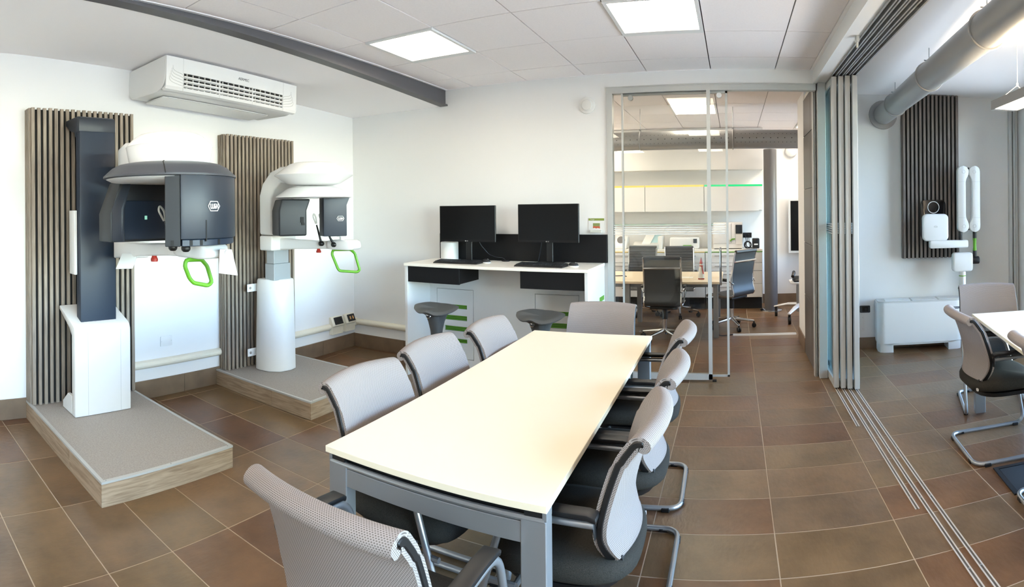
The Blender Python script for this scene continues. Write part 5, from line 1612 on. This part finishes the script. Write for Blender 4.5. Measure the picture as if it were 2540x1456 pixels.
def office_chair(name, label, loc, face, sc=1.0, ribs=False):
    t = thing(name, label, 'chair', loc, radians(face - 90), 'black swivel chairs in the back room')
    b = lambda mb, n, m, par=t, **k: mb.xf(Matrix.Scale(sc, 4)).build(n, m, par, world=False, **k)
    side = [(-.27, 1.045), (-.255, 1.0), (-.225, .85), (-.20, .70), (-.205, .58), (-.235, .50), (-.22, .455), (-.10, .445), (.15, .455), (.225, .45), (.245, .42)]
    pts = [Vector((0, p[0], p[1])) for p in side]
    cur = fillet(pts, .09, 4)
    w = .215
    rg = MB(); rings = []
    for i, p in enumerate(cur):
        t_ = (cur[min(i + 1, len(cur) - 1)] - cur[max(i - 1, 0)]).normalized(); nrm = Vector((0, -t_.z, t_.y))
        a, c = p - nrm * .008, p + nrm * .008
        rings.append([(-w, a.y, a.z), (w, a.y, a.z), (w, c.y, c.z), (-w, c.y, c.z)])
    rg.loft(rings)
    sl = b(rg, 'sling', 'slate_leather', angle=40)
    m = MB()
    for i in range(2, len(cur) - 1):
        p = cur[i]
        t_ = (cur[i + 1] - cur[i - 1]).normalized(); nrm = Vector((0, -t_.z, t_.y))
        q = p - nrm * .008
    z = .52
    while z < 1.03:
        for i in range(len(cur) - 1):
            if (cur[i].z - z) * (cur[i + 1].z - z) <= 0 and cur[i].z != cur[i + 1].z and cur[i].z > .48:
                p = cur[i].lerp(cur[i + 1], (z - cur[i].z) / (cur[i + 1].z - cur[i].z))
                m.cyl((-w + .006, p.y + .009, z), (w - .006, p.y + .009, z), .008, None, 6)
                break
        z += .042
    b(m, 'padding_ribs', 'slate_mesh', kind='stuff')
    b(MB().cyl((-w - .008, -.272, 1.045), (w + .008, -.272, 1.045), .022, None, 14), 'head_roll', 'slate_leather')
    for sx in (-1, 1):
        fr = [(sx * (w + .012), p.y, p.z) for p in cur[:-2]]
        b(MB().tube(fr, .012, 8), 'side_frame', 'chrome')
        b(MB().tube(fillet([(sx * (w + .014), -.235, .62), (sx * (w + .04), -.20, .66), (sx * (w + .045), .06, .665), (sx * (w + .04), .10, .60), (sx * (w + .014), .02, .46)], .05, 4), .011, 8), 'arm_loop', 'chrome')
        b(B(sx * (w + .045) - .02, sx * (w + .045) + .02, -.17, .05, .672, .692), 'arm_pad', 'black_plastic', bevel=.008, seg=2)
    b(MB().cyl((-w - .01, -.262, .915), (w + .01, -.262, .915), .014, None, 10), 'back_bar', 'chrome')
    b(B(-.17, .17, -.16, .12, .40, .435), 'seat_pan', 'black_plastic', bevel=.01, seg=2)
    b(MB().cyl((0, -.02, .13), (0, -.02, .41), .026, .03, 14), 'gas_column', 'chrome')
    b(MB().cyl((0, -.02, .26), (0, -.02, .40), .034, None, 14), 'column_sleeve', 'black_plastic')
    for k in range(5):
        a = 2 * pi * k / 5 + .35
        c, s_ = cos(a), sin(a)
        lg = b(MB().tube([(0, -.02, .125), (.30 * c, -.02 + .30 * s_, .085)], [.026, .014], 8), 'base_arm', 'chrome')
        cs = MB()
        for dx in (-.014, .014):
            cx_, cy_ = .30 * c - s_ * dx, -.02 + .30 * s_ + c * dx
            cs.cyl((cx_ - s_ * .009, cy_ + c * .009, .03), (cx_ + s_ * .009, cy_ - c * .009, .03), .03, None, 14)
        cs.cyl((.30 * c, -.02 + .30 * s_, .03), (.30 * c, -.02 + .30 * s_, .08), .010, None, 8)
        cs.xf(Matrix.Scale(sc, 4)).build('castor', 'black_plastic', lg, world=False)
    return t
office_chair('office_chair', 'black swivel chair seen from behind through the glass, nearest the partition', (-.815, 6.45, 0), 90, .94)
office_chair('office_chair', 'black swivel chair at the right end of the maple table, past the glass', (-.05, 7.12, 0), 142, .95)
office_chair('office_chair', 'black ribbed swivel chair behind the maple table, left one', (-1.36, 7.90, 0), 268, .92)
office_chair('office_chair', 'black ribbed swivel chair behind the maple table, beside the snowman', (-.78, 7.85, 0), 275, .92)

FT = .672
ft = thing('conference_table', 'maple conference table with silver legs in the back room', 'table', (-1.0, 7.0, 0))
B(-1.95, -.145, 6.47, 7.50, FT - .028, FT).build('tabletop', 'maple', ft, bevel=.002, seg=1)
for x_, y_ in ((-.22, 6.56), (-.22, 7.42), (-1.28, 7.40), (-1.28, 6.56), (-1.9, 7.0)):
    B(x_ - .03, x_ + .03, y_ - .03, y_ + .03, 0, FT - .029).build('leg', 'silver_paint', ft, bevel=.003, seg=1)
MB().box(-1.88, -.19, 6.60, 6.64, FT - .08, FT - .03).box(-1.88, -.19, 7.34, 7.38, FT - .08, FT - .03).build('frame_rail', 'silver_paint', ft, smooth=False)
sn = thing('snowman_figure', 'small wooden snowman figure with red hat and scarf on the maple table', 'figurine', (-.40, 6.72, FT))
sx_, sy_ = -.40, 6.72
B(sx_ - .045, sx_ + .045, sy_ - .03, sy_ + .03, FT, FT + .018).build('base', 'red_plastic', sn, bevel=.003, seg=1)
MB().lathe([(.048, .018), (.05, .03), (.04, .12), (.027, .19), (.022, .21)], c=(sx_, sy_, FT), n=20).build('body', 'white_matt', sn)
MB().lathe([(0, .20), (.018, .205), (.025, .225), (.02, .245), (.0, .25)], c=(sx_, sy_, FT), n=18).build('head', 'white_matt', sn)
MB().lathe([(.026, .238), (.024, .25), (.012, .29), (.002, .33)], c=(sx_, sy_, FT), n=16).build('hat', 'red_plastic', sn)
MB().lathe([(0, -.007), (.007, 0), (0, .007)], c=(sx_, sy_, FT + .335), n=10).build('hat_bobble', 'white_matt', sn)
MB().lathe([(.024, .196), (.031, .204), (.024, .213)], c=(sx_, sy_, FT), n=18).tube([(sx_ + .015, sy_ - .028, FT + .205), (sx_ + .022, sy_ - .036, FT + .15), (sx_ + .035, sy_ - .042, FT + .085)], .009, 6).build('scarf', 'red_plastic', sn)
MB().cyl((sx_, sy_ - .022, FT + .226), (sx_, sy_ - .04, FT + .224), .003, .001, 8).build('nose', 'orange_contact', sn)
for ch in sn.children:
    ch.scale = (.82, .82, .80)
gl = thing('eyeglasses', 'dark folded object lying on the maple table near its left end', 'accessory', (-1.45, 6.9, FT))
MB().tube(fillet([(-1.52, 6.93, FT + .006), (-1.46, 6.90, FT + .012), (-1.40, 6.92, FT + .012), (-1.36, 6.90, FT + .006)], .02, 3), [.006] * 10, 6).build('bundle', 'black_plastic', gl)
pp = thing('paper_sheet', 'sheet of pale paper on the maple table behind the near swivel chair', 'paper', (-.55, 6.85, FT))
B(-.72, -.51, 6.80, 6.95, FT + .0003, FT + .0012).build('sheet', 'cream_laminate', pp, smooth=False)

tv = thing('wall_screen', 'large dark screen with pale frame on the back room wall', 'screen', (.88, 8.80, 1.24), radians(-14))
b = lambda mb, n, m, **k: mb.build(n, m, tv, world=False, **k)
b(B(0, 1.35, -.06, -.02, -.435, .435), 'housing', 'white_satin', bevel=.006, seg=1)
b(B(.04, 1.31, -.064, -.059, -.395, .395), 'screen', 'screen_black', smooth=False)
b(B(.5, .9, -.02, .0, -.2, .2), 'mount', 'black_matt', smooth=False)
b(MB().cyl((.36, -.05, .62), (.36, -.11, .60), .05, .04, 16), 'camera_ball', 'black_plastic', bevel=.01, seg=1)
sn_ = thing('motion_sensor', 'white motion sensor under the ceiling beside the far duct', 'sensor', (.93, YFAR, 2.42))
MB().lathe([(.095, 0), (.10, .02), (.085, .06), (.05, .08), (0, .085)], n=24).xf(Matrix.Translation((.93, YFAR - .001, 2.43)) @ Matrix.Rotation(pi / 2, 4, 'X')).build('dome', 'white_satin', sn_)
tl = thing('trolley', 'white-legged equipment trolley on castors at the passage', 'trolley', (.98, 7.45, 0))
MB().cyl((.93, 7.6, .10), (.93, 7.6, .50), .075, None, 28).build('pedestal', 'steel_tube', tl)
MB().prism(capsule(.98, 7.55, .22, .17, .05), 'z', .50, .525).build('tray', 'white_satin', tl, bevel=.006, seg=2)
for dx, dy in ((-.36, .26), (-.22, -.34), (.36, .26), (.3, -.3)):
    l_ = MB().tube([(.93, 7.6, .20), (.93 + dx * .5, 7.55 + dy * .5, .19), (.93 + dx, 7.55 + dy, .135)], [.05, .038, .022], 8, squash=.5).build('leg', 'white_gloss', tl)
    c = Vector((.93 + dx * .95, 7.55 + dy * .95, 0))
    MB().cyl((c.x, c.y, .06), (c.x, c.y, .13), .018, None, 10).cyl((c.x - .018, c.y, .048), (c.x + .018, c.y, .048), .048, None, 18).build('castor', 'black_plastic', l_)
ph = thing('desk_phone', 'black telephone on the trolley tray', 'telephone', (.93, 7.5, .525))
MB().prism([(7.40, .526), (7.60, .526), (7.60, .59), (7.40, .55)], 'x', .80, 1.0).build('body', 'black_plastic', ph, bevel=.008, seg=2)
MB().tube([(.79, 7.42, .60), (.81, 7.48, .635), (.82, 7.58, .64)], .025, 8).build('handset', 'black_plastic', ph)
cs = thing('cable_cover', 'flat pale floor cable cover running across the passage', 'cable cover', (.4, 6.67, 0))
MB().prism([(6.635, .0), (6.65, .012), (6.70, .012), (6.715, .0)], 'x', -.02, .745).build('strip', 'light_grey', cs, smooth=False)
bpc = thing('floor_cable', 'black cable from the maple table leg to the cable cover', 'cable', (-.1, 6.62, 0))
MB().tube(fillet([(-.22, 6.595, .3), (-.20, 6.60, .02), (-.14, 6.62, .006), (-.06, 6.66, .006), (-.02, 6.67, .008)], .03, 4), .006, 6).build('cord', 'black_plastic', bpc)
